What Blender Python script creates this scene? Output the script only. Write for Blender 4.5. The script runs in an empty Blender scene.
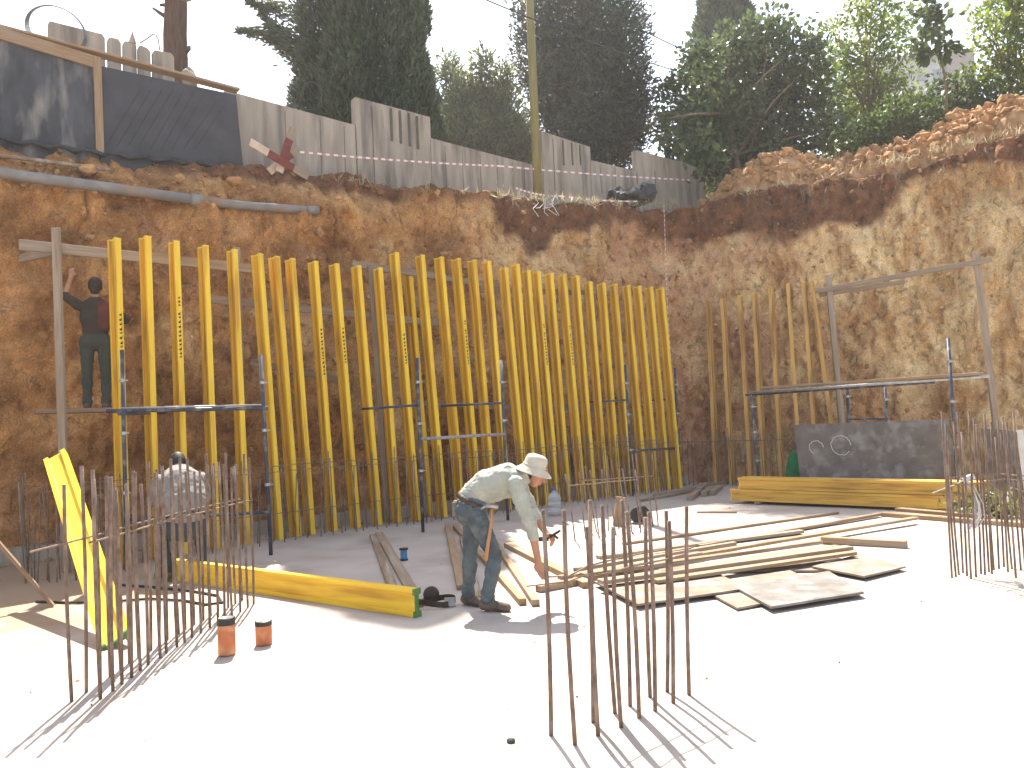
import bpy, bmesh, math, random
import numpy as np
from mathutils import Vector, Matrix, Quaternion
random.seed(7); rng = np.random.default_rng(11)
sc = bpy.context.scene; COL = sc.collection
V = Vector
# ------------------------------------------------------------------ camera
FPX, CX, CY = 800.0, 512.0, 384.0
PITCH, ROLL, CAMH = math.atan(40/800), 0.045, 1.6
_f = V((0, math.cos(PITCH), math.sin(PITCH))); _r0 = V((1, 0, 0)); _u0 = V((0, -math.sin(PITCH), math.cos(PITCH)))
_r = _r0*math.cos(ROLL) - _u0*math.sin(ROLL); _u = _u0*math.cos(ROLL) + _r0*math.sin(ROLL)
CAMP = V((0, 0, CAMH))
def ray(px, py): return _f + _r*((px-CX)/FPX) - _u*((py-CY)/FPX)
def G(px, py, z=0.0):
    d = ray(px, py); return CAMP + d*((z-CAMH)/d.z)
def AT(px, py, Y):
    d = ray(px, py); return CAMP + d*(Y/d.y)
def PL(px, py, p, n):
    d = ray(px, py); return CAMP + d*((p-CAMP).dot(n)/d.dot(n))
cam = bpy.data.cameras.new('camera'); cam_o = bpy.data.objects.new('camera', cam); COL.objects.link(cam_o)
cam.sensor_width = 36; cam.lens = FPX/1024*36; cam.clip_end = 3000; cam.clip_start = .05
cam_o.matrix_world = Matrix.Translation(CAMP) @ Matrix((_r, _u, -_f)).transposed().to_4x4()
sc.camera = cam_o
# ------------------------------------------------------------------ light
AZ, EL = math.radians(-10.5), math.radians(57)
S = V((math.sin(AZ)*math.cos(EL), math.cos(AZ)*math.cos(EL), math.sin(EL)))
w = bpy.data.worlds.new('World'); sc.world = w; w.use_nodes = True
nt = w.node_tree; bg = nt.nodes['Background']
sky = nt.nodes.new('ShaderNodeTexSky'); sky.sky_type = 'NISHITA'; sky.sun_disc = False
sky.sun_elevation = EL; sky.sun_rotation = AZ; sky.air_density = 1.0; sky.dust_density = 1.6; sky.ozone_density = 1.0
hs0 = nt.nodes.new('ShaderNodeHueSaturation'); hs0.inputs['Saturation'].default_value = .62; nt.links.new(sky.outputs[0], hs0.inputs['Color']); nt.links.new(hs0.outputs[0], bg.inputs[0]); bg.inputs[1].default_value = 0.118
sl = bpy.data.lights.new('sun', 'SUN'); sl.energy = 5.0; sl.angle = math.radians(.53); sl.color = (1, .93, .82)
so = bpy.data.objects.new('sun', sl); COL.objects.link(so); so.rotation_euler = S.to_track_quat('Z', 'Y').to_euler()
sc.view_settings.view_transform = 'Standard'; sc.view_settings.look = 'None'; sc.view_settings.gamma = 1
sc.view_settings.exposure = 1.64
sc.render.engine = 'CYCLES'
sc.cycles.use_denoising = True; sc.cycles.max_bounces = 8; sc.cycles.diffuse_bounces = 4
# ------------------------------------------------------------------ noise (vectorised)
def _h(i, j, k):
    n = (i*374761393 + j*668265263 + k*1274126177) & 0xffffffff
    n = ((n ^ (n >> 13))*1274126177) & 0xffffffff
    return ((n ^ (n >> 16)) & 0xffff)/65535.0
def vn(x, y, z):
    x, y, z = np.broadcast_arrays(np.asarray(x, float), np.asarray(y, float), np.asarray(z, float))
    i, j, k = (np.floor(a).astype(np.int64) for a in (x, y, z)); fx, fy, fz = x-i, y-j, z-k
    fx, fy, fz = (t*t*t*(t*(t*6-15)+10) for t in (fx, fy, fz)); r = 0
    for a in (0, 1):
        for b in (0, 1):
            for c in (0, 1):
                r = r + _h(i+a, j+b, k+c)*(fx if a else 1-fx)*(fy if b else 1-fy)*(fz if c else 1-fz)
    return r*2-1
def fbm(x, y, z, o=4, g=.5):
    s, a, f = 0, 1, 1
    for q in range(o): s = s + a*vn(x*f+q*17.3, y*f+q*5.1, z*f+q*9.7); a *= g; f *= 2.03
    return s
# ------------------------------------------------------------------ materials
def _n(nt, t, **k):
    n = nt.nodes.new(t)
    for a, b in k.items(): setattr(n, a, b)
    return n
def mat(name, c1, c2=None, scale=4, rough=.8, bump=0, bscale=30, stretch=(1, 1, 1), coord='pos', c3=None, s3=1.2, metal=0, spec=.3, lo=.35, hi=.65, detail=6, trans=0, island=0):
    m = bpy.data.materials.new(name); m.use_nodes = True; nt = m.node_tree; p = nt.nodes['Principled BSDF']; L = nt.links.new
    p.inputs['Roughness'].default_value = rough; p.inputs['Metallic'].default_value = metal; p.inputs['Specular IOR Level'].default_value = spec
    if coord == 'pos': co = _n(nt, 'ShaderNodeNewGeometry').outputs['Position']
    else: co = _n(nt, 'ShaderNodeTexCoord').outputs['Object']
    mp = _n(nt, 'ShaderNodeMapping'); mp.inputs['Scale'].default_value = stretch; L(co, mp.inputs['Vector'])
    if coord == 'obj':
        oi = _n(nt, 'ShaderNodeObjectInfo'); vm = _n(nt, 'ShaderNodeVectorMath', operation='SCALE'); vm.inputs[0].default_value = (37, 53, 71); L(oi.outputs['Random'], vm.inputs['Scale']); L(vm.outputs[0], mp.inputs['Location'])
    c2 = c2 or tuple(x*.75 for x in c1)
    nz = _n(nt, 'ShaderNodeTexNoise'); nz.inputs['Scale'].default_value = scale; nz.inputs['Detail'].default_value = detail; L(mp.outputs[0], nz.inputs['Vector'])
    rp = _n(nt, 'ShaderNodeValToRGB'); e = rp.color_ramp.elements; e[0].position = lo; e[1].position = hi; e[0].color = (*c1, 1); e[1].color = (*c2, 1)
    L(nz.outputs['Fac'], rp.inputs[0]); out = rp.outputs[0]
    if c3:
        n3 = _n(nt, 'ShaderNodeTexNoise'); n3.inputs['Scale'].default_value = s3; n3.inputs['Detail'].default_value = 5; L(mp.outputs[0], n3.inputs['Vector'])
        r3 = _n(nt, 'ShaderNodeValToRGB'); r3.color_ramp.elements[0].position = .5; r3.color_ramp.elements[1].position = .68; L(n3.outputs['Fac'], r3.inputs[0])
        mx = _n(nt, 'ShaderNodeMix', data_type='RGBA'); L(r3.outputs[0], mx.inputs['Factor']); L(out, mx.inputs[6]); mx.inputs[7].default_value = (*c3, 1); out = mx.outputs[2]
    if island:
        g = _n(nt, 'ShaderNodeNewGeometry'); hs = _n(nt, 'ShaderNodeHueSaturation'); ma = _n(nt, 'ShaderNodeMath', operation='MULTIPLY_ADD')
        ma.inputs[1].default_value = island; ma.inputs[2].default_value = 1-island*.5; L(g.outputs['Random Per Island'], ma.inputs[0]); L(ma.outputs[0], hs.inputs['Value']); L(out, hs.inputs['Color']); out = hs.outputs[0]
    L(out, p.inputs['Base Color'])
    if bump:
        nb = _n(nt, 'ShaderNodeTexNoise'); nb.inputs['Scale'].default_value = bscale; nb.inputs['Detail'].default_value = 6; L(mp.outputs[0], nb.inputs['Vector'])
        b = _n(nt, 'ShaderNodeBump'); b.inputs['Strength'].default_value = bump; b.inputs['Distance'].default_value = .03; L(nb.outputs['Fac'], b.inputs['Height']); L(b.outputs[0], p.inputs['Normal'])
    if trans:
        t = _n(nt, 'ShaderNodeBsdfTranslucent'); ms = _n(nt, 'ShaderNodeMixShader'); ms.inputs[0].default_value = trans
        hs = _n(nt, 'ShaderNodeHueSaturation'); hs.inputs['Value'].default_value = 1.5; hs.inputs['Saturation'].default_value = 1.1; L(out, hs.inputs['Color']); L(hs.outputs[0], t.inputs[0])
        L(p.outputs[0], ms.inputs[1]); L(t.outputs[0], ms.inputs[2]); L(ms.outputs[0], nt.nodes['Material Output'].inputs[0])
    return m
yel = mat('yellow_laminate', (.84, .57, .045), (.74, .46, .03), 3, .5, .08, 60, (6, 6, .5), 'obj', c3=(.55, .29, .02), s3=1.6, spec=.35, hi=.7)
yel_old = mat('weathered_yellow', (.60, .36, .11), (.48, .27, .08), 3, .65, .1, 60, (6, 6, .5), 'obj', c3=(.28, .15, .05), s3=2)
yel_stack = mat('stack_yellow', (.74, .46, .09), (.62, .36, .07), 2.5, .6, .1, 60, (6, 6, .5), 'obj', c3=(.36, .19, .04), s3=1.7)
yel_cap = mat('cap_yellow', (.85, .62, .10), (.75, .5, .06), 20, .5)
grn_cap = mat('cap_green', (.07, .17, .05), (.10, .22, .06), 20, .6)
web_shade = {'yellow_laminate': mat('shaded_beam_web', (.70, .39, .03), (.58, .30, .022), 3, .6, .08, 60, (6, 6, .5), 'obj', c3=(.38, .20, .03), s3=2)}  # orange web, with the side shade of the standing beams put into its colour
ink = mat('black_ink', (.03, .025, .02), None, 20, .7)
rust = mat('rusty_steel', (.215, .15, .115), (.14, .095, .07), 35, .75, .5, 120, (1, 1, .6), c3=(.30, .225, .18), s3=9)
rust_l = mat('dusty_steel', (.24, .17, .12), (.16, .10, .07), 30, .75, .4, 120)
blue = mat('dark_blue_steel', (.022, .032, .062), (.04, .05, .085), 8, .45, .2, 60, c3=(.20, .19, .18), s3=7, spec=.5, lo=.3, hi=.6)
galv = mat('galvanised', (.42, .42, .42), (.3, .3, .3), 12, .45, .1, 60, metal=.6)
plaster = mat('cement_crust', (.36, .34, .33), (.22, .21, .21), 25, .9, .6, 60)
wood = mat('sawn_wood', (.36, .235, .135), (.26, .165, .09), 3, .8, .25, 25, (1, 14, 14), 'obj', c3=(.31, .25, .19), s3=.8)
wood_g = mat('grey_wood', (.33, .25, .18), (.25, .185, .13), 3, .85, .3, 25, (1, 14, 14), 'obj', c3=(.36, .29, .22), s3=.9)
wood_d = mat('dirty_wood', (.29, .20, .125), (.20, .135, .085), 3, .85, .3, 25, (1, 14, 14), 'obj', c3=(.40, .33, .26), s3=.9)
ply = mat('worn_plywood', (.235, .185, .14), (.17, .13, .10), 5, .8, .2, 40, c3=(.30, .26, .22), s3=4.2)
ply_dk = mat('film_plywood', (.105, .088, .076), (.16, .138, .12), 4, .6, .15, 40, c3=(.22, .205, .19), s3=5.0, lo=.3, hi=.7)
ply_lt = mat('pale_sheet', (.62, .58, .52), (.5, .46, .4), 5, .8)
conc_wall = mat('old_concrete', (.42, .36, .29), (.32, .27, .215), 2.2, .9, .4, 25, (3, 3, .35), c3=(.19, .165, .14), s3=1.5)
conc_dk = mat('dark_slot', (.10, .09, .075), (.14, .12, .1), 6, .95)  # dark strips laid flat on the wall face as its slots and joints
black_wall = mat('bitumen_wall', (.035, .037, .045), (.085, .088, .10), 2.4, .75, .4, 25, (2, 2, .6), c3=(.25, .23, .21), s3=1.5, lo=.3, hi=.7)
black_sheet = mat('bitumen_sheet', (.040, .040, .048), (.055, .055, .064), 3, .6, .25, 15)
membrane = mat('black_membrane', (.02, .02, .022), (.05, .05, .05), 8, .5, .6, 10)
pvc = mat('grey_pvc', (.25, .235, .22), (.19, .175, .165), 5, .6, .1, 30, c3=(.30, .18, .10), s3=2.2)
shirt = mat('pale_green_shirt', (.36, .37, .315), (.30, .315, .27), 6, .9, .35, 14, c3=(.42, .42, .37), s3=5)
shirt_g = mat('grey_shirt', (.24, .22, .205), (.20, .18, .17), 6, .9, .3, 14)
shirt_d = mat('dark_shirt', (.05, .034, .024), (.036, .026, .02), 6, .9, .3, 14)
vest = mat('orange_red_cloth', (.13, .035, .024), (.09, .026, .018), 6, .9)
jeans = mat('faded_jeans', (.10, .125, .135), (.055, .07, .08), 7, .9, .3, 16, c3=(.165, .18, .17), s3=6)
trous = mat('dark_trousers', (.035, .05, .06), (.05, .06, .065), 6, .9, .3, 16)
trous_o = mat('olive_trousers', (.055, .055, .042), (.04, .047, .04), 6, .9, .3, 16)
skin = mat('skin', (.40, .20, .12), (.34, .165, .10), 12, .55)
boot = mat('dusty_boots', (.07, .05, .04), (.15, .115, .09), 12, .85, .3, 40)
sole = mat('tan_sole', (.36, .26, .16), (.28, .2, .12), 12, .85)
hatm = mat('beige_cloth', (.50, .46, .38), (.42, .385, .31), 14, .95, .3, 50)
hair = mat('dark_hair', (.02, .014, .01), (.03, .022, .016), 30, .6)
leather = mat('dark_leather', (.035, .025, .02), (.07, .05, .04), 14, .6, .3, 40)
red = mat('red_paint', (.20, .045, .035), (.14, .03, .028), 12, .7)
white = mat('white_paint', (.62, .50, .38), (.5, .39, .28), 9, .7)
tape_w = mat('white_tape', (.75, .72, .7), (.68, .64, .62), 9, .6)
tape_r = mat('red_tape', (.55, .26, .24), None, 9, .6)
orange = mat('orange_plastic', (.50, .17, .065), (.42, .13, .05), 8, .5, c3=(.55, .26, .13), s3=9)
blackp = mat('black_plastic', (.02, .02, .02), (.035, .033, .03), 12, .45)
blue_l = mat('blue_thread', (.06, .24, .40), (.05, .18, .32), 30, .6)
greenp = mat('green_cloth', (.015, .17, .055), (.01, .12, .04), 8, .7)
wire_d = mat('dull_wire', (.16, .15, .15), (.11, .10, .10), 20, .6)
wire_l = mat('bright_wire', (.55, .55, .56), (.42, .42, .43), 30, .4, metal=.5)
pole_m = mat('lichen_pole', (.26, .225, .085), (.20, .165, .07), 3, .85, .3, 20, (5, 5, .5))
bark = mat('bark', (.13, .075, .05), (.075, .045, .03), 6, .95, .9, 14, (3, 3, .5))
bark_l = mat('twig_bark', (.20, .15, .10), (.14, .10, .07), 8, .9, .4, 20)
def leafm(n, a, b, trans=.35, island=.7, rough=.55, **k): return mat(n, a, b, 1.3, rough, trans=trans, island=island, spec=.35, **k)
lf_cyp = leafm('cypress_leaf', (.060, .082, .046), (.085, .108, .062), .2)
lf_cedar = leafm('cedar_leaf', (.060, .078, .058), (.082, .10, .072), .2, c3=(.12, .092, .06), s3=.9)
lf_con = leafm('conifer_leaf', (.13, .145, .05), (.075, .095, .042), .35)
lf_fig = leafm('fig_leaf', (.062, .085, .038), (.088, .118, .046), .35, rough=.3)
lf_bright = leafm('bright_leaf', (.16, .205, .032), (.085, .125, .026), .5, c3=(.18, .18, .035), s3=.9)
lf_shrub = leafm('shrub_leaf', (.095, .135, .034), (.06, .09, .028), .42)
lf_dry = leafm('dry_grass', (.38, .33, .22), (.27, .23, .13), .3)
lf_cut = leafm('cut_leaf', (.16, .16, .06), (.11, .10, .04), .3)
jug_m = mat('clear_plastic', (.8, .85, .9), (.75, .8, .85), 4, .15, spec=.5)
_p = jug_m.node_tree.nodes['Principled BSDF']; _p.inputs['Transmission Weight'].default_value = .75; _p.inputs['IOR'].default_value = 1.3
bld_w = mat('pale_render', (.52, .50, .48), (.45, .43, .41), 1, .9); bld_d = mat('window_dark', (.24, .26, .28), None, 3, .3); bld_b = mat('brown_render', (.34, .27, .23), None, 2, .9)
hill_m = mat('scrub_hill', (.13, .15, .10), (.20, .20, .15), .25, .95, .8, 2)
# --- earth of the bank (attributes mix the soil tones)
def earth_mat():
    m = bpy.data.materials.new('cut_earth'); m.use_nodes = True; nt = m.node_tree; L = nt.links.new; p = nt.nodes['Principled BSDF']; p.inputs['Roughness'].default_value = .95; p.inputs['Specular IOR Level'].default_value = .1
    pos = _n(nt, 'ShaderNodeNewGeometry').outputs['Position']
    def noise(sc, st=(1, 1, 1), d=8, dist=0):
        mp = _n(nt, 'ShaderNodeMapping'); mp.inputs['Scale'].default_value = st; L(pos, mp.inputs[0]); n = _n(nt, 'ShaderNodeTexNoise'); n.inputs['Scale'].default_value = sc; n.inputs['Detail'].default_value = d; n.inputs['Roughness'].default_value = .62; n.inputs['Distortion'].default_value = dist; L(mp.outputs[0], n.inputs[0]); return n.outputs['Fac']
    def ramp(f, a, b, ca=(0, 0, 0), cb=(1, 1, 1)):
        r = _n(nt, 'ShaderNodeValToRGB'); e = r.color_ramp.elements; e[0].position = a; e[1].position = b; e[0].color = (*ca, 1); e[1].color = (*cb, 1); L(f, r.inputs[0]); return r.outputs[0]
    def mix(f, a, b, mode='MIX'):
        x = _n(nt, 'ShaderNodeMix', data_type='RGBA', blend_type=mode)
        if isinstance(f, float): x.inputs[0].default_value = f
        else: L(f, x.inputs[0])
        L(a, x.inputs[6]); L(b, x.inputs[7]); return x.outputs[2]
    def attr(n): a = _n(nt, 'ShaderNodeAttribute'); a.attribute_name = n; return a.outputs['Fac']
    brown = ramp(noise(1.3, d=11, dist=.4), .36, .64, (.24, .105, .038), (.62, .32, .125))
    ochre = ramp(noise(1.1, (1.5, 1.5, .6), 11, .5), .36, .64, (.56, .31, .13), (.94, .71, .39))
    redc = ramp(noise(2.3, d=8), .3, .7, (.40, .19, .10), (.80, .48, .29))
    top = ramp(noise(3, d=8), .3, .7, (.10, .046, .026), (.31, .145, .075))
    c = mix(attr('ochre'), brown, ochre); c = mix(attr('pink'), c, redc); c = mix(attr('topsoil'), c, top)
    spots = ramp(noise(3.6, (1.2, 1.2, .8), 10, .4), .54, .68); dark = ramp(noise(9, d=5), .3, .7, (.14, .07, .035), (.25, .14, .07)); 
    mm = _n(nt, 'ShaderNodeMath', operation='MULTIPLY'); mm.inputs[1].default_value = .75; L(spots, mm.inputs[0]); c = mix(mm.outputs[0], c, dark)
    fine = ramp(noise(38, d=5), .25, .75, (.55, .55, .55), (1.4, 1.38, 1.34)); c = mix(1.0, c, fine, 'MULTIPLY')
    L(c, p.inputs['Base Color'])
    b = _n(nt, 'ShaderNodeBump'); b.inputs['Strength'].default_value = .9; b.inputs['Distance'].default_value = .16; L(noise(7, (1, 1, .7), 10, .8), b.inputs['Height']); L(b.outputs[0], p.inputs['Normal'])
    return m
earth = earth_mat()
heap_m = mat('loose_soil', (.40, .22, .095), (.30, .155, .066), 7, .95, .9, 16, c3=(.46, .29, .16), s3=3.4)
rock_m = mat('soil_clods', (.43, .25, .115), (.34, .18, .075), 6, .95, .9, 22, island=.6)
def floor_mat():
    m = mat('dusty_concrete', (.45, .395, .35), (.39, .335, .295), 1.1, .9, .25, 30, c3=(.33, .28, .24), s3=.7)
    nt = m.node_tree; L = nt.links.new; p = nt.nodes['Principled BSDF']; base = p.inputs['Base Color'].links[0].from_socket
    at = _n(nt, 'ShaderNodeAttribute'); at.attribute_name = 'soil'; g = _n(nt, 'ShaderNodeNewGeometry')
    n = _n(nt, 'ShaderNodeTexNoise'); n.inputs['Scale'].default_value = 1.7; n.inputs['Detail'].default_value = 8; L(g.outputs['Position'], n.inputs[0])
    ad = _n(nt, 'ShaderNodeMath', operation='ADD'); L(at.outputs['Fac'], ad.inputs[0]); L(n.outputs['Fac'], ad.inputs[1])
    rp = _n(nt, 'ShaderNodeValToRGB'); rp.color_ramp.elements[0].position = .62; rp.color_ramp.elements[1].position = 1.0; L(ad.outputs[0], rp.inputs[0])
    mx = _n(nt, 'ShaderNodeMix', data_type='RGBA'); L(rp.outputs[0], mx.inputs[0]); L(base, mx.inputs[6]); mx.inputs[7].default_value = (.33, .23, .15, 1); L(mx.outputs[2], p.inputs['Base Color'])
    return m
floor_m = floor_mat()
# ------------------------------------------------------------------ mesh building
class MB:
    def __init__(s): s.v = []; s.f = []; s.m = []
    def add(s, v, f, mi=0):
        o = len(s.v); s.v += [tuple(x) for x in v]; s.f += [tuple(o+i for i in q) for q in f]; s.m += [mi]*len(f); return s
    def box(s, c, sz, M=None, mi=0):
        a, b, d = (x/2 for x in sz); vs = [V((x, y, z)) for x in (-a, a) for y in (-b, b) for z in (-d, d)]
        if M is not None: vs = [M @ x for x in vs]
        return s.add([x+V(c) for x in vs], [(0, 1, 3, 2), (4, 6, 7, 5), (0, 4, 5, 1), (2, 3, 7, 6), (0, 2, 6, 4), (1, 5, 7, 3)], mi)
    def tube(s, pts, r, n=8, mi=0, cap=True):
        pts = [V(p) for p in pts]; k = len(pts); rs = r if isinstance(r, (list, tuple)) else [r]*k; vs = []; ref = None
        for i, p in enumerate(pts):
            t = (pts[min(i+1, k-1)]-pts[max(i-1, 0)]).normalized()
            if ref is None: ref = t.orthogonal().normalized()
            ref = (ref - t*ref.dot(t)); ref = ref.normalized() if ref.length > 1e-6 else t.orthogonal().normalized()
            b = t.cross(ref)
            for j in range(n):
                a = 2*math.pi*j/n; vs.append(p + (ref*math.cos(a)+b*math.sin(a))*rs[i])
        fs = [(i*n+j, i*n+(j+1) % n, (i+1)*n+(j+1) % n, (i+1)*n+j) for i in range(k-1) for j in range(n)]
        if cap: fs += [tuple(reversed(range(n))), tuple((k-1)*n+j for j in range(n))]
        return s.add(vs, fs, mi)
    def lathe(s, prof, n=20, mi=0, M=None):
        vs = [V((r*math.cos(2*math.pi*j/n), r*math.sin(2*math.pi*j/n), z)) for r, z in prof for j in range(n)]
        if M is not None: vs = [M @ x for x in vs]
        k = len(prof); fs = [(i*n+j, i*n+(j+1) % n, (i+1)*n+(j+1) % n, (i+1)*n+j) for i in range(k-1) for j in range(n)]
        fs += [tuple(reversed(range(n))), tuple((k-1)*n+j for j in range(n))]
        return s.add(vs, fs, mi)
    def prism(s, poly, off, mi=0):
        n = len(poly); vs = [V(p) for p in poly]+[V(p)+V(off) for p in poly]
        return s.add(vs, [tuple(range(n)), tuple(reversed(range(n, 2*n)))]+[(i, i+n, (i+1) % n+n, (i+1) % n) for i in range(n)], mi)
    def build(s, name, mats, parent=None, smooth=False, M=None, fix=True):
        me = bpy.data.meshes.new(name); me.from_pydata(s.v, [], s.f)
        mats = mats if isinstance(mats, (list, tuple)) else [mats]
        for m in mats: me.materials.append(m)
        me.polygons.foreach_set('material_index', s.m)
        if fix:
            b = bmesh.new(); b.from_mesh(me); bmesh.ops.recalc_face_normals(b, faces=b.faces); b.to_mesh(me); b.free()
        if smooth: me.polygons.foreach_set('use_smooth', [True]*len(me.polygons))
        o = bpy.data.objects.new(name, me); COL.objects.link(o)
        if parent is not None: o.parent = parent
        if M is not None: o.matrix_basis = M
        return o
def tag(o, label=None, cat=None, group=None, kind=None):
    for k, x in (('label', label), ('category', cat), ('group', group), ('kind', kind)):
        if x: o[k] = x
    return o
def empty(name, loc, label, cat, group=None, rz=0):
    o = bpy.data.objects.new(name, None); COL.objects.link(o); o.location = loc; o.rotation_euler = (0, 0, rz); o.empty_display_size = .2
    return tag(o, label, cat, group)
def frame(p0, p1, up=V((0, 0, 1))):
    x = (p1-p0).normalized()
    if abs(x.dot(up)) > .995: up = V((0, -1, 0))
    y = up.cross(x).normalized(); z = x.cross(y)
    M = Matrix((x, y, z)).transposed().to_4x4(); M.translation = p0; return M
def board(name, p0, p1, wd, th, m, label=None, cat=None, group=None, up=V((0, 0, 1)), parent=None, lift=True):
    """plank of width wd, thickness th lying from p0 to p1 (underside on that line when lift)"""
    L = (p1-p0).length; b = MB(); b.box((L/2, 0, th/2 if lift else 0), (L, wd, th))
    o = b.build(name, m, parent, M=frame(p0, p1, up)); bv = o.modifiers.new('bevel', 'BEVEL'); bv.width = min(.004, th*.2); bv.segments = 1
    return tag(o, label, cat, group)
ONES = 'zeroth first second third fourth fifth sixth seventh eighth ninth tenth eleventh twelfth thirteenth fourteenth fifteenth sixteenth seventeenth eighteenth nineteenth'.split()
def nth(i):
    if i < 20: return ONES[i]
    t = {2: 'twent', 3: 'thirt', 4: 'fort', 5: 'fift', 6: 'sixt', 7: 'sevent', 8: 'eight', 9: 'ninet'}[i//10]
    return t+'ieth' if i % 10 == 0 else t+'y-'+ONES[i % 10]
# ------------------------------------------------------------------ plan of the pit
dL = V((1, .73, 0)).normalized(); nL = V((-dL.y, dL.x, 0)); pL = V((0, 15.56, 0))
dR = V((1, -.8, 0)).normalized(); nR = V((-dR.y, dR.x, 0)); pR = V((4.65, 18.9, 0))
def WL(px, py, off): return PL(px, py, pL+nL*off, nL)
def WR(px, py, off): return PL(px, py, pR+nR*off, nR)
CORN = V((4.63, 19.74, 0))
# ------------------------------------------------------------------ pit floor (one sheet)
def grid_obj(name, X, Y, Z, m, attrs={}, smooth=True):
    nu, nv = X.shape; me = bpy.data.meshes.new(name); co = np.stack([X, Y, Z], -1).reshape(-1, 3)
    idx = np.arange(nu*nv).reshape(nu, nv); q = np.stack([idx[:-1, :-1], idx[1:, :-1], idx[1:, 1:], idx[:-1, 1:]], -1).reshape(-1, 4)
    me.vertices.add(len(co)); me.vertices.foreach_set('co', co.ravel()); me.loops.add(q.size); me.loops.foreach_set('vertex_index', q.ravel().astype(np.int32))
    me.polygons.add(len(q)); me.polygons.foreach_set('loop_start', np.arange(0, q.size, 4, dtype=np.int32))
    me.update(calc_edges=True); me.validate(); me.materials.append(m)
    if smooth: me.polygons.foreach_set('use_smooth', np.ones(len(me.polygons), bool))
    for k, a in attrs.items():
        at = me.attributes.new(k, 'FLOAT', 'POINT'); at.data.foreach_set('value', a.ravel().astype(np.float32))
    o = bpy.data.objects.new(name, me); COL.objects.link(o); return o
gx, gy = np.meshgrid(np.linspace(-26, 28, 216), np.linspace(-22, 26, 192), indexing='ij')
gz = .010*fbm(gx*.5, gy*.5, 0, 3) ; gz = np.minimum(gz, 0)-.0
soil = np.clip((-gx-3.6-.0*gy)/2.5, 0, 1)*.55*np.clip((gy-3.5)/3, 0, 1)+.30*np.exp(-((gx+4.2)**2+(gy-8)**2)/6)
tag(grid_obj('pit_floor', gx, gy, gz, floor_m, {'soil': soil}), kind='structure')
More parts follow.
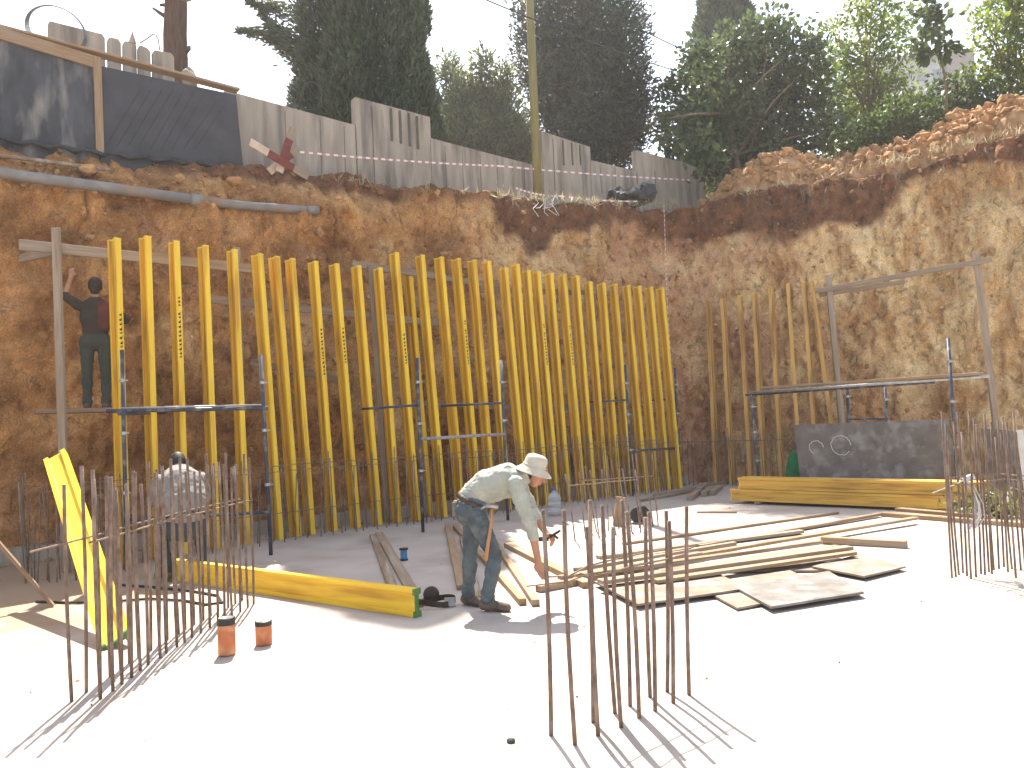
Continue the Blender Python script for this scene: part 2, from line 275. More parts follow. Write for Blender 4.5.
# ------------------------------------------------------------------ bank and plateau (one sheet)
def bank_sheet():
    s = np.concatenate([np.arange(-34, -14, .16), np.arange(-14, 13, .05), np.arange(13, 26, .16)])
    def base(s):
        P = np.where(s[:, None] < 0, np.array(CORN)[None, :2]+s[:, None]*np.array(dL)[None, :2], np.array(CORN)[None, :2]+s[:, None]*np.array(dR)[None, :2])
        r = 1.6; t = (s+r)/(2*r); A = np.array((CORN-dL*r)[:2]); B = np.array((CORN+dR*r)[:2]); Cc = np.array(CORN[:2])
        bz = ((1-t)**2)[:, None]*A+(2*t*(1-t))[:, None]*Cc+(t**2)[:, None]*B
        k = (np.abs(s) < r)[:, None]; P = np.where(k, bz, P)
        tt = np.clip(t, 0, 1)[:, None]; N = (1-tt)*np.array(nL)[None, :2]+tt*np.array(nR)[None, :2]; N /= np.linalg.norm(N, axis=1)[:, None]
        return P, N
    P, N = base(s)
    Xs = CORN.x + s*np.where(s < 0, dL.x, dR.x)
    lip = np.interp(Xs, [-30, -5.2, -3.7, -2.1, .6, 3.6, 4.65, 6, 7.6, 10.1, 20], [6.2, 6.32, 6.46, 6.50, 6.52, 6.72, 6.85, 7.02, 7.0, 7.42, 7.3])
    lip = lip + .13*fbm(s*.9, 3.1, 0, 4) + .05*fbm(s*4, 1.1, 0, 3)
    nf = 140; vv = np.linspace(0, 1, nf)
    tops = np.array([.05, .12, .22, .35, .55, .8, 1.1, 1.5, 2, 2.7, 3.5, 5, 8, 14, 30, 80, 200, 500.])
    sh = np.clip((-1.3-Xs)/1.2, 0, 1)           # a sloped shoulder on the side of the black wall
    z = vv[None, :]*(lip+.15)[:, None]-.15
    zs = (lip-.85)[:, None]; out = (.07+.19*np.clip((Xs-5.5)/3, 0, 1))[:, None]*z + sh[:, None]*.72*np.clip((z-zs)/.85, 0, 1)**1.1
    S2, Z2 = np.broadcast_arrays(s[:, None], z)
    d = .20*fbm(S2*.45, Z2*.30, 4.2, 4)+.14*fbm(S2*1.7, Z2*.9, 8.8, 4)+.085*fbm(S2*4.5, Z2*2.6, 2.2, 4)+.045*np.abs(fbm(S2*8, Z2*6, 12.2, 3))+.03*fbm(S2*17, Z2*13, 1.2, 2)
    d = d+.07*(.5-np.abs(vn(S2*5.5, Z2*.30+S2*.6, 21.5)))*np.clip(vn(S2*.35, Z2*.4, 31.0)+.55, 0, 1)
    rg = np.abs(fbm(S2*2.2, Z2*.55, 15.5, 3)); d = d+.10*np.clip(.35-rg, 0, 1)/.35
    und = np.clip(1-np.abs(Z2-(lip[:, None]-.95))/.55, 0, 1)*(1-sh[:, None]); d = d + .17*und*(.7+.6*fbm(S2*.8, 7.7, 1.1, 3))   # undercut below the topsoil
    out = out + d*np.clip((Z2+.2)/.8, .25, 1)
    lo = out[:, -1]
    tz = lip[:, None]+.10*fbm(s[:, None]*1.4, tops[None, :]*1.4, 3.3, 4)*np.clip(1.4-tops/30, 0, 1)[None, :]+np.clip(tops-60, 0, None)[None, :]*-.004
    O = np.concatenate([out, lo[:, None]+tops[None, :]], 1); Z = np.concatenate([z, tz], 1)
    X = P[:, 0:1]+N[:, 0:1]*O; Y = P[:, 1:2]+N[:, 1:2]*O
    sF, _ = np.broadcast_arrays(s[:, None], Z); h = (lip[:, None]-Z)
    nz = fbm(sF*.6, Z*.6, 1.0, 4); nz2 = fbm(sF*1.3, Z*1.3, 6.0, 4)
    XF = np.broadcast_to(Xs[:, None], Z.shape)
    # the topsoil is a deep band towards the corner and thin over the shoulder
    depth = np.interp(XF, [-30, -3, -1, 2, 5, 7, 9, 10.5, 12, 20], [.25, .25, .65, .85, .95, .55, 1.0, 1.9, 1.7, 1.4])
    topsoil = np.clip((depth+.75*nz-h)/.30, 0, 1)
    ochre = np.clip(np.interp(XF, [-30, -4, -1.5, 1, 4.5, 8, 20], [.0, .05, .42, .80, .66, .98, 1.2])+.55*nz-np.clip((2.6-Z)/2.2, 0, 1)*.55, 0, 1)  # ochre gives way to darker brown towards the foot
    pink = np.clip(np.exp(-((XF-4.3)/2.0)**2)*.8+.5*nz2-.25, 0, .85)
    bank_sheet.lip = (s, lip); bank_sheet.lo = (s, lo)
    bank_sheet.data = (X, Y, Z, topsoil, ochre, pink, nf)
    return grid_obj('bank', X, Y, Z, earth, {'topsoil': topsoil, 'ochre': ochre, 'pink': pink})
tag(bank_sheet(), kind='structure')
_EMB = True
# ------------------------------------------------------------------ spoil heap with clods on the plateau
def sR(s, t, z): return CORN + dR*s + nR*t + V((0, 0, z))
def heap():
    s = np.linspace(-1.0, 18, 330); t = np.concatenate([np.linspace(-.02, 2, 70), np.linspace(2.05, 8.0, 80)]); S2, T2 = np.meshgrid(s, t, indexing='ij')
    # crest height above the plateau measured along the rim
    crest = np.interp(s, [-1, -.3, .4, 1.0, 2.2, 3.0, 3.8, 4.5, 5.2, 6.5, 9, 12, 18], [0, .35, 1.12, 1.28, 1.1, .95, 1.05, 1.4, 1.6, 1.5, 1.5, 1.5, .8])
    e = .20+.18*fbm(S2*1.3, 0, 3.3, 4); T3 = np.clip(T2-e, 0, None)
    prof = np.clip(np.sin(np.clip(T3/6.4, 0, 1)**.60*math.pi), 0, 1)**.9
    H = crest[:, None]*prof; lip = np.interp(s, *bank_sheet.lip)[:, None]
    rough = .20*fbm(S2*1.1, T2*1.1, 9, 3)+.15*np.abs(fbm(S2*2.6, T2*2.6, 0.4, 3))+.07*fbm(S2*6, T2*6, 5, 3)
    Z = lip*np.clip(1-T2/3, 0, 1)+7.0*np.clip(T2/3, 0, 1)-.10-.35*np.clip(1-T3/.12, 0, 1)+H+rough*np.clip(H*2.5, 0, 1)
    T2 = T2+np.interp(s, *bank_sheet.lo)[:, None]+.03
    X = CORN.x+dR.x*S2+nR.x*T2; Y = CORN.y+dR.y*S2+nR.y*T2
    o = grid_obj('spoil_heap', X, Y, Z, heap_m); tag(o, kind='structure')
    return S2, T2, X, Y, Z, H
HS = heap()
def lumps(name, centers, radii, m, sub=1):
    b = bmesh.new(); bmesh.ops.create_icosphere(b, subdivisions=sub, radius=1); bv = np.array([v.co[:] for v in b.verts]); bf = np.array([[v.index for v in f.verts] for f in b.faces]); b.free()
    n = len(centers); c = np.asarray(centers); r = np.asarray(radii)[:, None, None]
    sc_ = rng.uniform(.6, 1.25, (n, 1, 3)); vs = bv[None]*sc_*r
    vs = vs*(1+.42*vn(bv[None, :, 0]*1.7+np.arange(n)[:, None]*7.1, bv[None, :, 1]*1.7, bv[None, :, 2]*1.7)[..., None])
    an = rng.uniform(0, 6.28, n); ca, sa = np.cos(an)[:, None], np.sin(an)[:, None]
    vs = np.stack([vs[..., 0]*ca-vs[..., 1]*sa, vs[..., 0]*sa+vs[..., 1]*ca, vs[..., 2]], -1)+c[:, None, :]
    F = (bf[None]+np.arange(n)[:, None, None]*len(bv)).reshape(-1, 3)
    me = bpy.data.meshes.new(name); me.from_pydata(vs.reshape(-1, 3), [], F.tolist()); me.materials.append(m)
    o = bpy.data.objects.new(name, me); COL.objects.link(o); return o
def embed():
    X, Y, Z, a1, a2, a3, nf = bank_sheet.data; ii = np.where((Z[:, 60] > -1))[0]; n = 9000
    i = rng.integers(130, X.shape[0]-90, n); j = np.minimum(nf+1, (nf*rng.random(n)**.8).astype(int)); r_ = .012+.075*rng.random(n)**4.5
    o = lumps('earth_clods', np.stack([X[i, j], Y[i, j], Z[i, j]], 1), r_, earth); nv = len(o.data.vertices)//n
    for k, a in (('topsoil', a1), ('ochre', a2), ('pink', a3)):
        at = o.data.attributes.new(k, 'FLOAT', 'POINT'); at.data.foreach_set('value', np.repeat(np.clip(a[i, j]+rng.normal(0, .25, n), 0, 1), nv).astype(np.float32))
    tag(o, 'clods and small stones stuck in the cut earth face', 'rubble', kind='stuff')
embed()
_cs, _rs = [], []
for q in range(15000):
    i, j = rng.integers(4, 328), rng.integers(8, 130)
    if HS[5][i, j] < .03: continue
    r = .02+.125*rng.random()**5; _cs.append((HS[2][i, j], HS[3][i, j], HS[4][i, j]+r*.25)); _rs.append(r)
tag(lumps('soil_clods', _cs, _rs, rock_m), 'loose orange clods strewn over the spoil heap', 'rubble', kind='stuff')
# clods along the left shoulder and the foot of the bank
_cs, _rs = [], []
for q in range(420):
    px = rng.uniform(-60, 330); off = rng.uniform(1.0, 1.7); p = WL(px, 160, off); r = .02+.07*rng.random()**3
    _cs.append((p.x, p.y, 5.45+.62*np.clip((off-1.0)/.7, 0, 1)+rng.uniform(-.05, .05))); _rs.append(r)
tag(lumps('earth_crumbs', _cs, _rs, rock_m), 'small earth lumps on the ledge under the black wall', 'rubble', kind='stuff')
_cs, _rs = [], []
for q in range(140):
    x = rng.uniform(-7, 9); y = rng.uniform(4.2, 15); r = .004+.011*rng.random()**3; _cs.append((x, y, r*.3)); _rs.append(r)
for q in range(420):
    k = rng.random(); p = pL+dL*rng.uniform(-11, 5)+nL*rng.uniform(.0, .7); r = .012+.05*rng.random()**3; _cs.append((p.x, p.y, r*.2)); _rs.append(r)
tag(lumps('debris', _cs, _rs, heap_m), 'small chips and crumbs scattered over the pale slab', 'debris', kind='stuff')
# ------------------------------------------------------------------ timber beams (double-flange)
def beam_mesh(L, fw=.08, fh=.04, H=.20, web=.028):
    a, w2 = fw/2, web/2; h = H/2; g = h-fh; s_ = .008
    pr = [(-a, -h), (a, -h), (a, -g), (w2, -g+s_), (w2, g-s_), (a, g), (a, h), (-a, h), (-a, g), (-w2, g-s_), (-w2, -g+s_), (-a, -g)]
    n = len(pr); vs = [V((x, y, 0)) for x, y in pr]+[V((x, y, L)) for x, y in pr]
    cap = [(0, 1, 2, 11), (11, 2, 3, 10), (10, 3, 4, 9), (9, 4, 5, 8), (8, 5, 6, 7)]
    f = [(i, (i+1) % n, (i+1) % n+n, i+n) for i in range(n)]+[tuple(reversed(q)) for q in cap]+[tuple(i+n for i in q) for q in cap]
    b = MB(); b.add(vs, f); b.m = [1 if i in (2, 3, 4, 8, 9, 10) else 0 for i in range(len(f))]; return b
def cap_mesh(z, fw=.084, H=.205, t=.02):
    b = MB(); g = H/2
    for sgn in (-1, 1): b.box((0, sgn*(g-.024), z+t/2-.004), (fw, .05, t))
    b.box((0, 0, z+t/2-.006), (.034, H-.1, t)); return b
def mark_mesh(z0, n, x=0.0, y=-.1025):
    b = MB(); r = random.Random(int(z0*100)); z = z0
    for i in range(n):
        hgt = r.choice((.03, .04, .05))
        if r.random() > .15: b.box((x+r.uniform(-.004, .004), y, z), (.028, .003, hgt*.55)); b.box((x+.011, y-.001, z+hgt*.3), (.008, .003, hgt*.7))
        z += hgt+.018
    return b
_bm = {}
def make_beam(name, base, topdir, ang, L, m, capm, label, group, marks=0, mz=2.2):
    k = (round(L, 1), m.name)
    Lr = k[0]
    if k not in _bm: _bm[k] = (beam_mesh(Lr).build(name, [m, web_shade.get(m.name, m)]), cap_mesh(Lr).build('end_cap', capm)); o, c = _bm[k]
    else:
        o = _bm[k][0].copy(); COL.objects.link(o); c = _bm[k][1].copy(); COL.objects.link(c)
    c.parent = o
    zq = V((0, 0, 1)).rotation_difference(topdir.normalized()); o.matrix_basis = Matrix.Translation(base) @ zq.to_matrix().to_4x4() @ Matrix.Rotation(ang, 4, 'Z')
    tag(o, label, 'beam', group)
    if marks: mark_mesh(mz, marks).build('printed_mark', ink, o)
    return o
BT = [(114, 238), (145, 241), (174, 245), (203, 248), (232, 251), (257, 254), (274, 257), (290, 259), (313, 263), (334, 265), (356, 267), (378, 271), (394, 253), (408, 274), (420, 256),
      (439, 259), (456, 261), (472, 263), (487, 265), (503, 267), (515, 268), (526, 271), (536, 272), (549, 275), (562, 277), (575, 279), (588, 281), (601, 283), (613, 284), (626, 286), (637, 288), (649, 289), (660, 290)]
def FRONT(px): return math.radians(float(np.interp(px, [100, 230, 450, 660], [-37, -40, -50, -60])))   # where the flanges face
def bD(px): return float(np.interp(px, [60, 113, 232, 290, 500, 660, 700], [9.9, 10.6, 12.0, 12.8, 15.3, 18.0, 18.7]))
MARK = {0: 13, 2: 15, 8: 13, 15: 0, 16: 14, 22: 14, 24: 14, 9: 10, 12: 9}
BEAMS = []
for i, (x, y) in enumerate(BT):
    D = bD(x); t = AT(x, y, D)
    lean = .04 if i < 5 else (.17 if i < 20 else .11)
    if i in (13,): t = AT(x, y, D+.45)
    base = V((t.x, t.y, 0))+dL*(lean+random.uniform(-.03, .03)) - nL*(.10+random.uniform(-.03, .03))
    dv = t-base
    BEAMS.append(make_beam('timber_beam', base, dv, FRONT(x)+math.pi/2+random.uniform(-.10, .10), dv.length, yel, yel_cap,
              f'tall yellow timber beam standing {nth(i+1)} from the left end of the long row', 'yellow timber beams standing along the bank', MARK.get(i, 0), 2.55 if i in (0, 8) else 2.75))
RT = [(708.5, 301), (723, 297), (740, 295), (754.6, 293), (771, 289), (788, 286), (804, 284), (812, 283)]
for i, (x, y) in enumerate(RT):
    t = WR(x, y, 0); base = V((t.x, t.y, 0))+dR*random.uniform(.0, .12)-nR*.15
    if i == 7: base += dR*.28
    dv = t-base
    make_beam('timber_beam', base, dv, math.radians(-118)+math.pi/2+random.uniform(-.15, .15), dv.length, yel_old, yel_stack,
              f'weathered tan timber beam, {nth(i+1)} from the corner in the short row', 'weathered beams standing against the far corner bank')
# beam lying on the slab, its end towards the worker
def lay_beam(p0, p1, m, capm, label, group=None, roll=0.0, name='timber_beam', H=.20):
    L = (p1-p0).length; o = beam_mesh(L, H=H).build(name, [m, m])
    x = (p1-p0).normalized(); up = V((0, 0, 1)); y = up.cross(x).normalized(); up = x.cross(y)
    R = Matrix((y, up, x)).transposed()        # local x -> sideways, y -> up, z -> along
    o.matrix_basis = Matrix.Translation(p0) @ R.to_4x4() @ Matrix.Rotation(roll, 4, 'Z')
    cap_mesh(L, H=H+.003).build('end_cap', capm, o); cap_mesh(-.012, H=H+.003).build('end_cap', capm, o)
    return tag(o, label, 'beam', group)
a, b = G(163, 578), G(417, 617); a.z = b.z = .12
lay_beam(a+(a-b).normalized()*.1, b, yel, grn_cap, 'bright yellow beam lying on edge on the slab with green end caps', 'single yellow beams', H=.235)
# leaning beam by the bar rows: foot on the slab, head high at the back
foot = G(116, 648); head = AT(56, 462, 8.7); dv = head-foot
lb = beam_mesh(dv.length, H=.225).build('timber_beam', [yel, yel])
zax = dv.normalized(); side = V((0, 0, 0)); xx = (CAMP-(foot+head)/2); xx = (xx-zax*xx.dot(zax)).normalized(); xx = Matrix.Rotation(math.radians(-16), 3, zax) @ xx; side = zax.cross(xx).normalized()
lb.matrix_basis = Matrix.Translation(foot+V((0, 0, .05))) @ Matrix((xx, side, zax)).transposed().to_4x4()
cap_mesh(-.012, H=.228).build('end_cap', grn_cap, lb); cap_mesh(dv.length, H=.228).build('end_cap', yel_cap, lb)
tag(lb, 'yellow beam leaning at a slant behind the rows of rusty bars', 'beam', 'single yellow beams')
# stack of beams on the right
A = G(733, 503); B = G(948, 513); dx = (B-A).normalized(); back = V((-dx.y, dx.x, 0)); Ls = 3.9
B = A+dx*Ls
for r_ in range(2):
    for k in range(5 if r_ == 0 else 4):
        j = random.uniform(-.06, .06); o0 = A+dx*(j+(.02 if r_ == 0 else .12))+back*(.05+k*.092+(.05 if r_ else 0)); z = .045+.102+r_*.207
        lay_beam(o0+V((0, 0, z)), o0+dx*Ls+V((0, 0, z)), yel_stack, yel_cap, f'yellow beam in the stack by the grey panel, {"lower" if r_ == 0 else "upper"} layer, {nth(k+1)} from the front', 'stacked yellow beams')
for k, t in enumerate((.5, 3.2)):
    p = A+dx*t-back*.05; board('timber_bearer', p, p+back*.62, .09, .045, wood_d, f'short timber bearer under the beam stack, {"far" if k == 0 else "near"} end', 'bearer', 'bearers under the stack')
# ------------------------------------------------------------------ rebar
def rebar_mesh(seed, r=.0085):
    q = random.Random(seed); bx, by = q.uniform(-.012, .012), q.uniform(-.012, .012); b = MB()
    b.tube([(bx*math.sin(t*math.pi), by*math.sin(t*2.2), t) for t in (0, .2, .4, .6, .8, 1)], r, 7); return b
RB = {}
def rebar(base, top, label, group, r=.0085, m=rust):
    k = (random.randrange(6), r, m.name)
    if k not in RB: o = RB[k] = rebar_mesh(k[0], r).build('rebar', m, smooth=True)
    else: o = RB[k].copy(); COL.objects.link(o)
    d = top-base; q = V((0, 0, 1)).rotation_difference(d.normalized())
    o.matrix_basis = Matrix.Translation(base-V((0, 0, .02))) @ q.to_matrix().to_4x4() @ Matrix.Diagonal((1, 1, d.length+.02, 1))
    return tag(o, label, 'rebar', group)
FR = [(551, 735, 543, 510), (575, 744, 564, 510), (593, 722, 587, 527), (598, 735, 590, 500), (615, 713, 602, 505), (621, 727, 613, 527), (630, 706, 622, 500), (639, 718, 627, 512), (650, 697, 645, 517), (655, 711, 649, 512), (667, 692, 666, 511), (673, 703, 669, 521), (689, 695, 686, 506)]
FP = []
for i, (bx, by, tx, ty) in enumerate(FR):
    p = G(bx, by); t = AT(tx, ty, p.y); FP.append((p, t))
    rebar(p, t, f'rusty upright starter bar, {nth(i+1)} from the left in the front cluster', 'starter bars of the front cluster', .012)
def at_h(i, z): p, t = FP[i]; return p.lerp(t, z/t.z)
for k, ids in enumerate(((0, 3, 5, 7, 9, 11, 12), (1, 2, 4, 6, 8, 10))):
    b = MB(); b.tube([at_h(i, .80+.02*k)+V((0, .012, 0)) for i in ids], .005, 6)
    tag(b.build('tie_bar', rust_l), f'thin tie rod wired across the front cluster, {"near" if k == 0 else "rear"} row', 'tie rod', 'tie rods on bar clusters')
b = MB(); p1 = at_h(0, .74)
b.tube([p1+V((-.1, .02, .015)), p1+V((.12, .02, .03)), at_h(3, .82)+V((0, -.01, 0))], .004, 6); tag(b.build('tie_wire', rust_l), 'bent tie wire end sticking out of the front bar cluster', 'wire')
n = 0
for row, (x0, y0, x1, y1, cnt) in enumerate(((74, 701, 242, 600, 19), (101, 699, 254, 604, 19))):
    pA, pB = G(x0, y0), G(x1, y1); pts = []
    for i in range(cnt):
        t = i/(cnt-1); p = pA.lerp(pB, t)+V((random.uniform(-.01, .01)-.07*math.sin(t*math.pi), random.uniform(-.015, .015), 0)); h = random.uniform(1.28, 1.46)
        tp = p+V((random.uniform(-.03, .01), random.uniform(-.02, .02), h)); pts.append((p, tp))
        rebar(p, tp, f'rusty starter bar, {nth(i+1)} from the camera in the {"outer" if row == 0 else "inner"} row beside the orange cans', 'starter bars in the double row by the orange cans', .0115)
    b = MB(); q = [p.lerp(t, .98/t.z)+V((.0, -.013, 0)) for p, t in pts[::3]]; q = [q[0]+(q[0]-q[-1]).normalized()*(.35 if row == 0 else .05)]+q+[q[-1]+(q[-1]-q[0]).normalized()*.06]
    b.tube(q, .0065, 6); tag(b.build('tie_bar', rust_l), f'long tie rod along the {"outer" if row == 0 else "inner"} row beside the orange cans', 'tie rod', 'tie rods on bar clusters')
RG = [(952, 578, 942, 419), (959, 575, 948, 443), (963, 573, 954, 430), (971, 579, 962, 440), (976, 577, 969, 419), (981, 574, 974, 426), (989, 572, 979, 440), (994, 570, 986, 434), (999, 569, 991, 430), (1004, 567, 996, 445), (1021, 570, 1007, 430), (1016, 578, 1003, 425), (1030, 574, 1016, 440), (1036, 570, 1024, 425), (1044, 579, 1032, 430), (956, 577, 946, 432), (967, 576, 958, 420), (985, 575, 977, 432), (992, 574, 984, 422), (1008, 572, 998, 428), (1012, 569, 1001, 441), (1026, 577, 1013, 420)]
RG.sort()
RPs = []
for i, (bx, by, tx, ty) in enumerate(RG):
    p = G(bx, by); t = AT(tx, ty-8, p.y); RPs.append((p, t)); rebar(p, t, f'rusty starter bar, {nth(i+1)} from the left in the cluster holding the wire hank', 'starter bars of the cluster with the wire hank', .010)
for k in range(2):
    b = MB(); q = [RPs[i][0].lerp(RPs[i][1], (.86+.06*k)/RPs[i][1].z)+V((0, -.014, 0)) for i in ((0, 4, 9, 14, 18, 21) if k else (1, 5, 10, 15, 19, 20))]; b.tube(q, .006, 6)
    tag(b.build('tie_bar', rust_l), f'{"upper" if k else "lower"} tie rod across the cluster holding the wire hank', 'tie rod', 'tie rods on bar clusters')
n = 0
for row, (x0, y0, x1, y1, cnt) in enumerate(((578, 541, 648, 531, 8), (588, 532, 661, 526, 8))):
    pA, pB = G(x0, y0), G(x1, y1); pts = []
    for i in range(cnt):
        p = pA.lerp(pB, i/(cnt-1))+V((random.uniform(-.05, .05), random.uniform(-.05, .05), 0)); tp = p+V((random.uniform(-.12, .0), random.uniform(-.03, .03), random.uniform(.85, 1.15))); pts.append((p, tp))
        rebar(p, tp, f'rusty starter bar, {nth(i+1)} from the left in the {"near" if row == 0 else "rear"} row beside the water jug', 'starter bars of the cluster beside the water jug', .0095)
    b = MB(); b.tube([p.lerp(t, .74/t.z)+V((0, -.014, 0)) for p, t in pts], .007, 6); tag(b.build('tie_bar', rust_l), f'tie rod along the {"near" if row == 0 else "rear"} bars beside the water jug', 'tie rod', 'tie rods on bar clusters')
# starters in front of the standing beams
def wall_line(px): 
    D = bD(px); t = AT(px, 300, D); return V((t.x, t.y, 0))
for row in range(2):
    xs = np.linspace(-6.6 if row == 0 else -6.3, 3.2, 66); pts = []
    for i, X in enumerate(xs):
        # position on the beam line at this X
        lo_, hi_ = 20, 700
        for _ in range(24):
            md = (lo_+hi_)/2
            if wall_line(md).x < X: lo_ = md
            else: hi_ = md
        p = wall_line(lo_)-nL*(.30+.26*row)+V((random.uniform(-.04, .04), random.uniform(-.04, .04), 0)); h = random.uniform(.95, 1.32)
        tp = p+V((random.uniform(-.06, .04), random.uniform(-.05, .05), h)); pts.append((p, tp))
        rebar(p, tp, f'thin starter bar before the tall yellow beams, {nth(i+1)} from the left, {"rear" if row == 0 else "front"} row', 'starter bars along the yellow beams', .0085)
    for k, z in enumerate((.42, 1.12) if row == 0 else (1.05,)):
        b = MB(); q = [p+V((0, 0, z+random.uniform(-.02, .02)))+nL*(-.012) for p, t in pts[::4]]; b.tube(q, .006, 5)
        tag(b.build('tie_bar', rust), ('low tie rod behind the thin bars before the yellow beams', 'high rear tie rod before the yellow beams', 'high front tie rod before the yellow beams')[k+row*2], 'tie rod', 'tie rods on bar clusters')
for row in range(2):
    pts = []
    for i in range(24):
        p = pR+dR*(-.9+i*.235)-nR*(.42+.3*row); p = V((p.x+random.uniform(-.04, .04), p.y, 0)); tp = p+V((random.uniform(-.06, .05), 0, random.uniform(1.0, 1.35))); pts.append((p, tp))
        rebar(p, tp, f'thin starter bar before the weathered beams, {nth(i+1)} from the corner, {"rear" if row == 0 else "front"} row', 'starter bars along the weathered beams', .0085)
    b = MB(); b.tube([p+V((0, 0, 1.0)) for p, t in pts[::3]], .006, 5); tag(b.build('tie_bar', rust), f'tie rod along the {"rear" if row == 0 else "front"} bars before the weathered beams', 'tie rod', 'tie rods on bar clusters')
# low concrete upstand behind the beams
b = MB(); b.box((0, 0, .11), (15.2, .20, .22)); o = b.build('concrete_kerb', conc_wall); o.matrix_basis = Matrix.Translation(pL+dL*(-2.4)+nL*.38) @ Matrix.Rotation(math.atan2(dL.y, dL.x), 4, 'Z'); tag(o, kind='structure')
# ------------------------------------------------------------------ timber frames behind the beams
def pole_board(name, top, z0, wd, th, m, label, group, lean=V((0, 0, 0)), up=None):
    p0 = V((top.x, top.y, z0))+lean
    return board(name, p0, top, wd, th, m, label, 'post', group, up=up or V((0, -1, 0)), lift=False)
D0 = 10.15
pole_board('timber_post', AT(56, 228, D0), 0, .095, .06, wood_g, 'weathered timber post standing near the left edge, outside the beam row', 'timber posts of the guard rail', V((.06, 0, 0)))
board('timber_rail', AT(19, 250, D0+.06), AT(262, 274, 12.6), .04, .14, wood_g, 'upper grey guard rail board nailed behind the first yellow beams', 'rail', 'timber rails behind the beams')
board('timber_rail', AT(20, 263, D0+1.2), AT(64, 253, D0+.1), .04, .12, wood_g, 'short slanting board behind the timber post at the left edge', 'rail', 'timber rails behind the beams')
pole_board('timber_post', AT(237, 248, 12.35), 0, .09, .06, wood_g, 'pale timber post close behind the fifth yellow beam', 'timber posts of the guard rail')
board('timber_rail', AT(210, 303, 12.2), AT(446, 327, 15.1), .04, .12, wood_g, 'middle board running behind the yellow beams from fourth to sixteenth', 'rail', 'timber rails behind the beams')
pole_board('timber_post', AT(371, 265, 14.0), 0, .10, .06, wood_g, 'grey timber post between the eleventh and twelfth yellow beams', 'timber posts of the guard rail', V((.12, 0, 0)))
board('timber_rail', AT(352, 267, 13.85), AT(505, 290, 15.9), .04, .12, wood_g, 'short upper board behind the middle beams', 'rail', 'timber rails behind the beams')
board('timber_rail', AT(250, 365, 12.9), AT(350, 385, 14.2), .05, .10, wood_d, 'sloping brace board low behind the sixth to tenth beams', 'rail', 'timber rails behind the beams')
board('timber_rail', AT(400, 405, 14.4), AT(665, 417, 18.2), .04, .10, wood_d, 'low board behind the right half of the yellow beams', 'rail', 'timber rails behind the beams')
board('timber_rail', AT(480, 292, 15.4), AT(612, 296, 17.4), .04, .11, wood_d, 'high board just behind the tightly spaced beams', 'rail', 'timber rails behind the beams')
# right guard rail
pR1, pR2 = WR(828, 275, .05), WR(976, 252, .05)
pole_board('timber_post', pR1, 0, .12, .07, wood_g, 'timber post beside the last weathered beam near the corner', 'timber posts of the guard rail', dR*.12)
pole_board('timber_post', pR2, 0, .12, .07, wood_g, 'tall timber post above the grey panel by the ochre bank', 'timber posts of the guard rail', dR*.16)
board('timber_rail', WR(812, 294, -.03), WR(992, 262, -.03), .04, .10, wood_g, 'upper of two long boards against the ochre bank', 'rail', 'timber rails behind the beams')
board('timber_rail', WR(820, 297, .10), WR(905, 284, .10), .04, .10, wood_g, 'lower shorter of two boards against the ochre bank', 'rail', 'timber rails behind the beams')
# ------------------------------------------------------------------ scaffold frames
def bar(b, p, q, r=.024, n=10): b.tube([p, q], r, n)
def scaffold(label, posts, rails, r=.026, collars=True):
    root = empty('scaffold', V((posts[0][0].x, posts[0][0].y, 0)), label, 'scaffold', 'blue scaffold frames'); o0 = root.location
    for p, t in posts:
        b = MB(); bar(b, p-o0, t-o0, r); ob = b.build('post', blue, root, True)
        for z in (.86, .62, .35): 
            c = MB(); q = p.lerp(t, z)-o0; c.tube([q-V((0, 0, .02)), q+V((0, 0, .02))], r+.012, 10); c.box(q+V((.045, -.01, 0)), (.06, .014, .014)); c.build('collar', galv, root)
    for p, q, rr, m in rails:
        b = MB(); bar(b, p-o0, q-o0, rr); b.build('crossbar', m, root, True)
    return root
def post(bx, by, tx, ty, D=None):
    p = G(bx, by) if D is None else V((AT(bx, by, D).x, D, 0)); return p, AT(tx, ty, p.y)
P1 = post(127, 570, 122, 350, 10.0); P2 = post(271, 555, 261, 355)
cb = lambda a, ta, b_, tb: (a[0].lerp(a[1], ta), b_[0].lerp(b_[1], tb))
zz = lambda P, y: P[0].lerp(P[1], min(1.2, (AT(P[1].x*0+CX, y, P[0].y).z)/P[1].z))
def onp(P, px, py): return AT(px, py, P[0].y)
scaffold('blue scaffold frame before the leftmost yellow beams', [P1, P2], [(onp(P1, 110, 411)-V((.05, 0, 0)), onp(P2, 268, 408), .026, blue), (onp(P1, 122, 409)+V((0, -.03, .012)), onp(P2, 262, 406)+V((0, -.03, .012)), .012, galv), (onp(P1, 126, 520), onp(P2, 270, 512), .022, blue), (onp(P1, 123, 414)-V((0, .1, 0)), V((onp(P1, 123, 414).x-.12, 11.5, AT(97, 408, 10.9).z-.085)), .022, blue)])
P3 = post(423, 532, 417, 358); P4 = post(508, 520, 501, 360)
scaffold('blue scaffold frame behind the bending worker', [P3, P4], [(onp(P3, 421, 439), onp(P4, 505, 434), .026, plaster), (onp(P3, 419, 405)+nL*.05, onp(P3, 372, 408)+nL*.35, .02, blue), (onp(P4, 501, 403), onp(P4, 452, 405)+nL*.35, .02, blue)])
P5 = post(633, 496, 625, 365); P6 = post(680, 488, 675, 368)
scaffold('blue scaffold frame near the far end of the beam row', [P5, P6], [(onp(P5, 626, 400), onp(P5, 589, 402)+nL*.3, .02, blue), (onp(P6, 676, 399), onp(P6, 649, 400)+nL*.2, .02, blue), (onp(P5, 630, 451), onp(P6, 678, 448), .024, blue)])
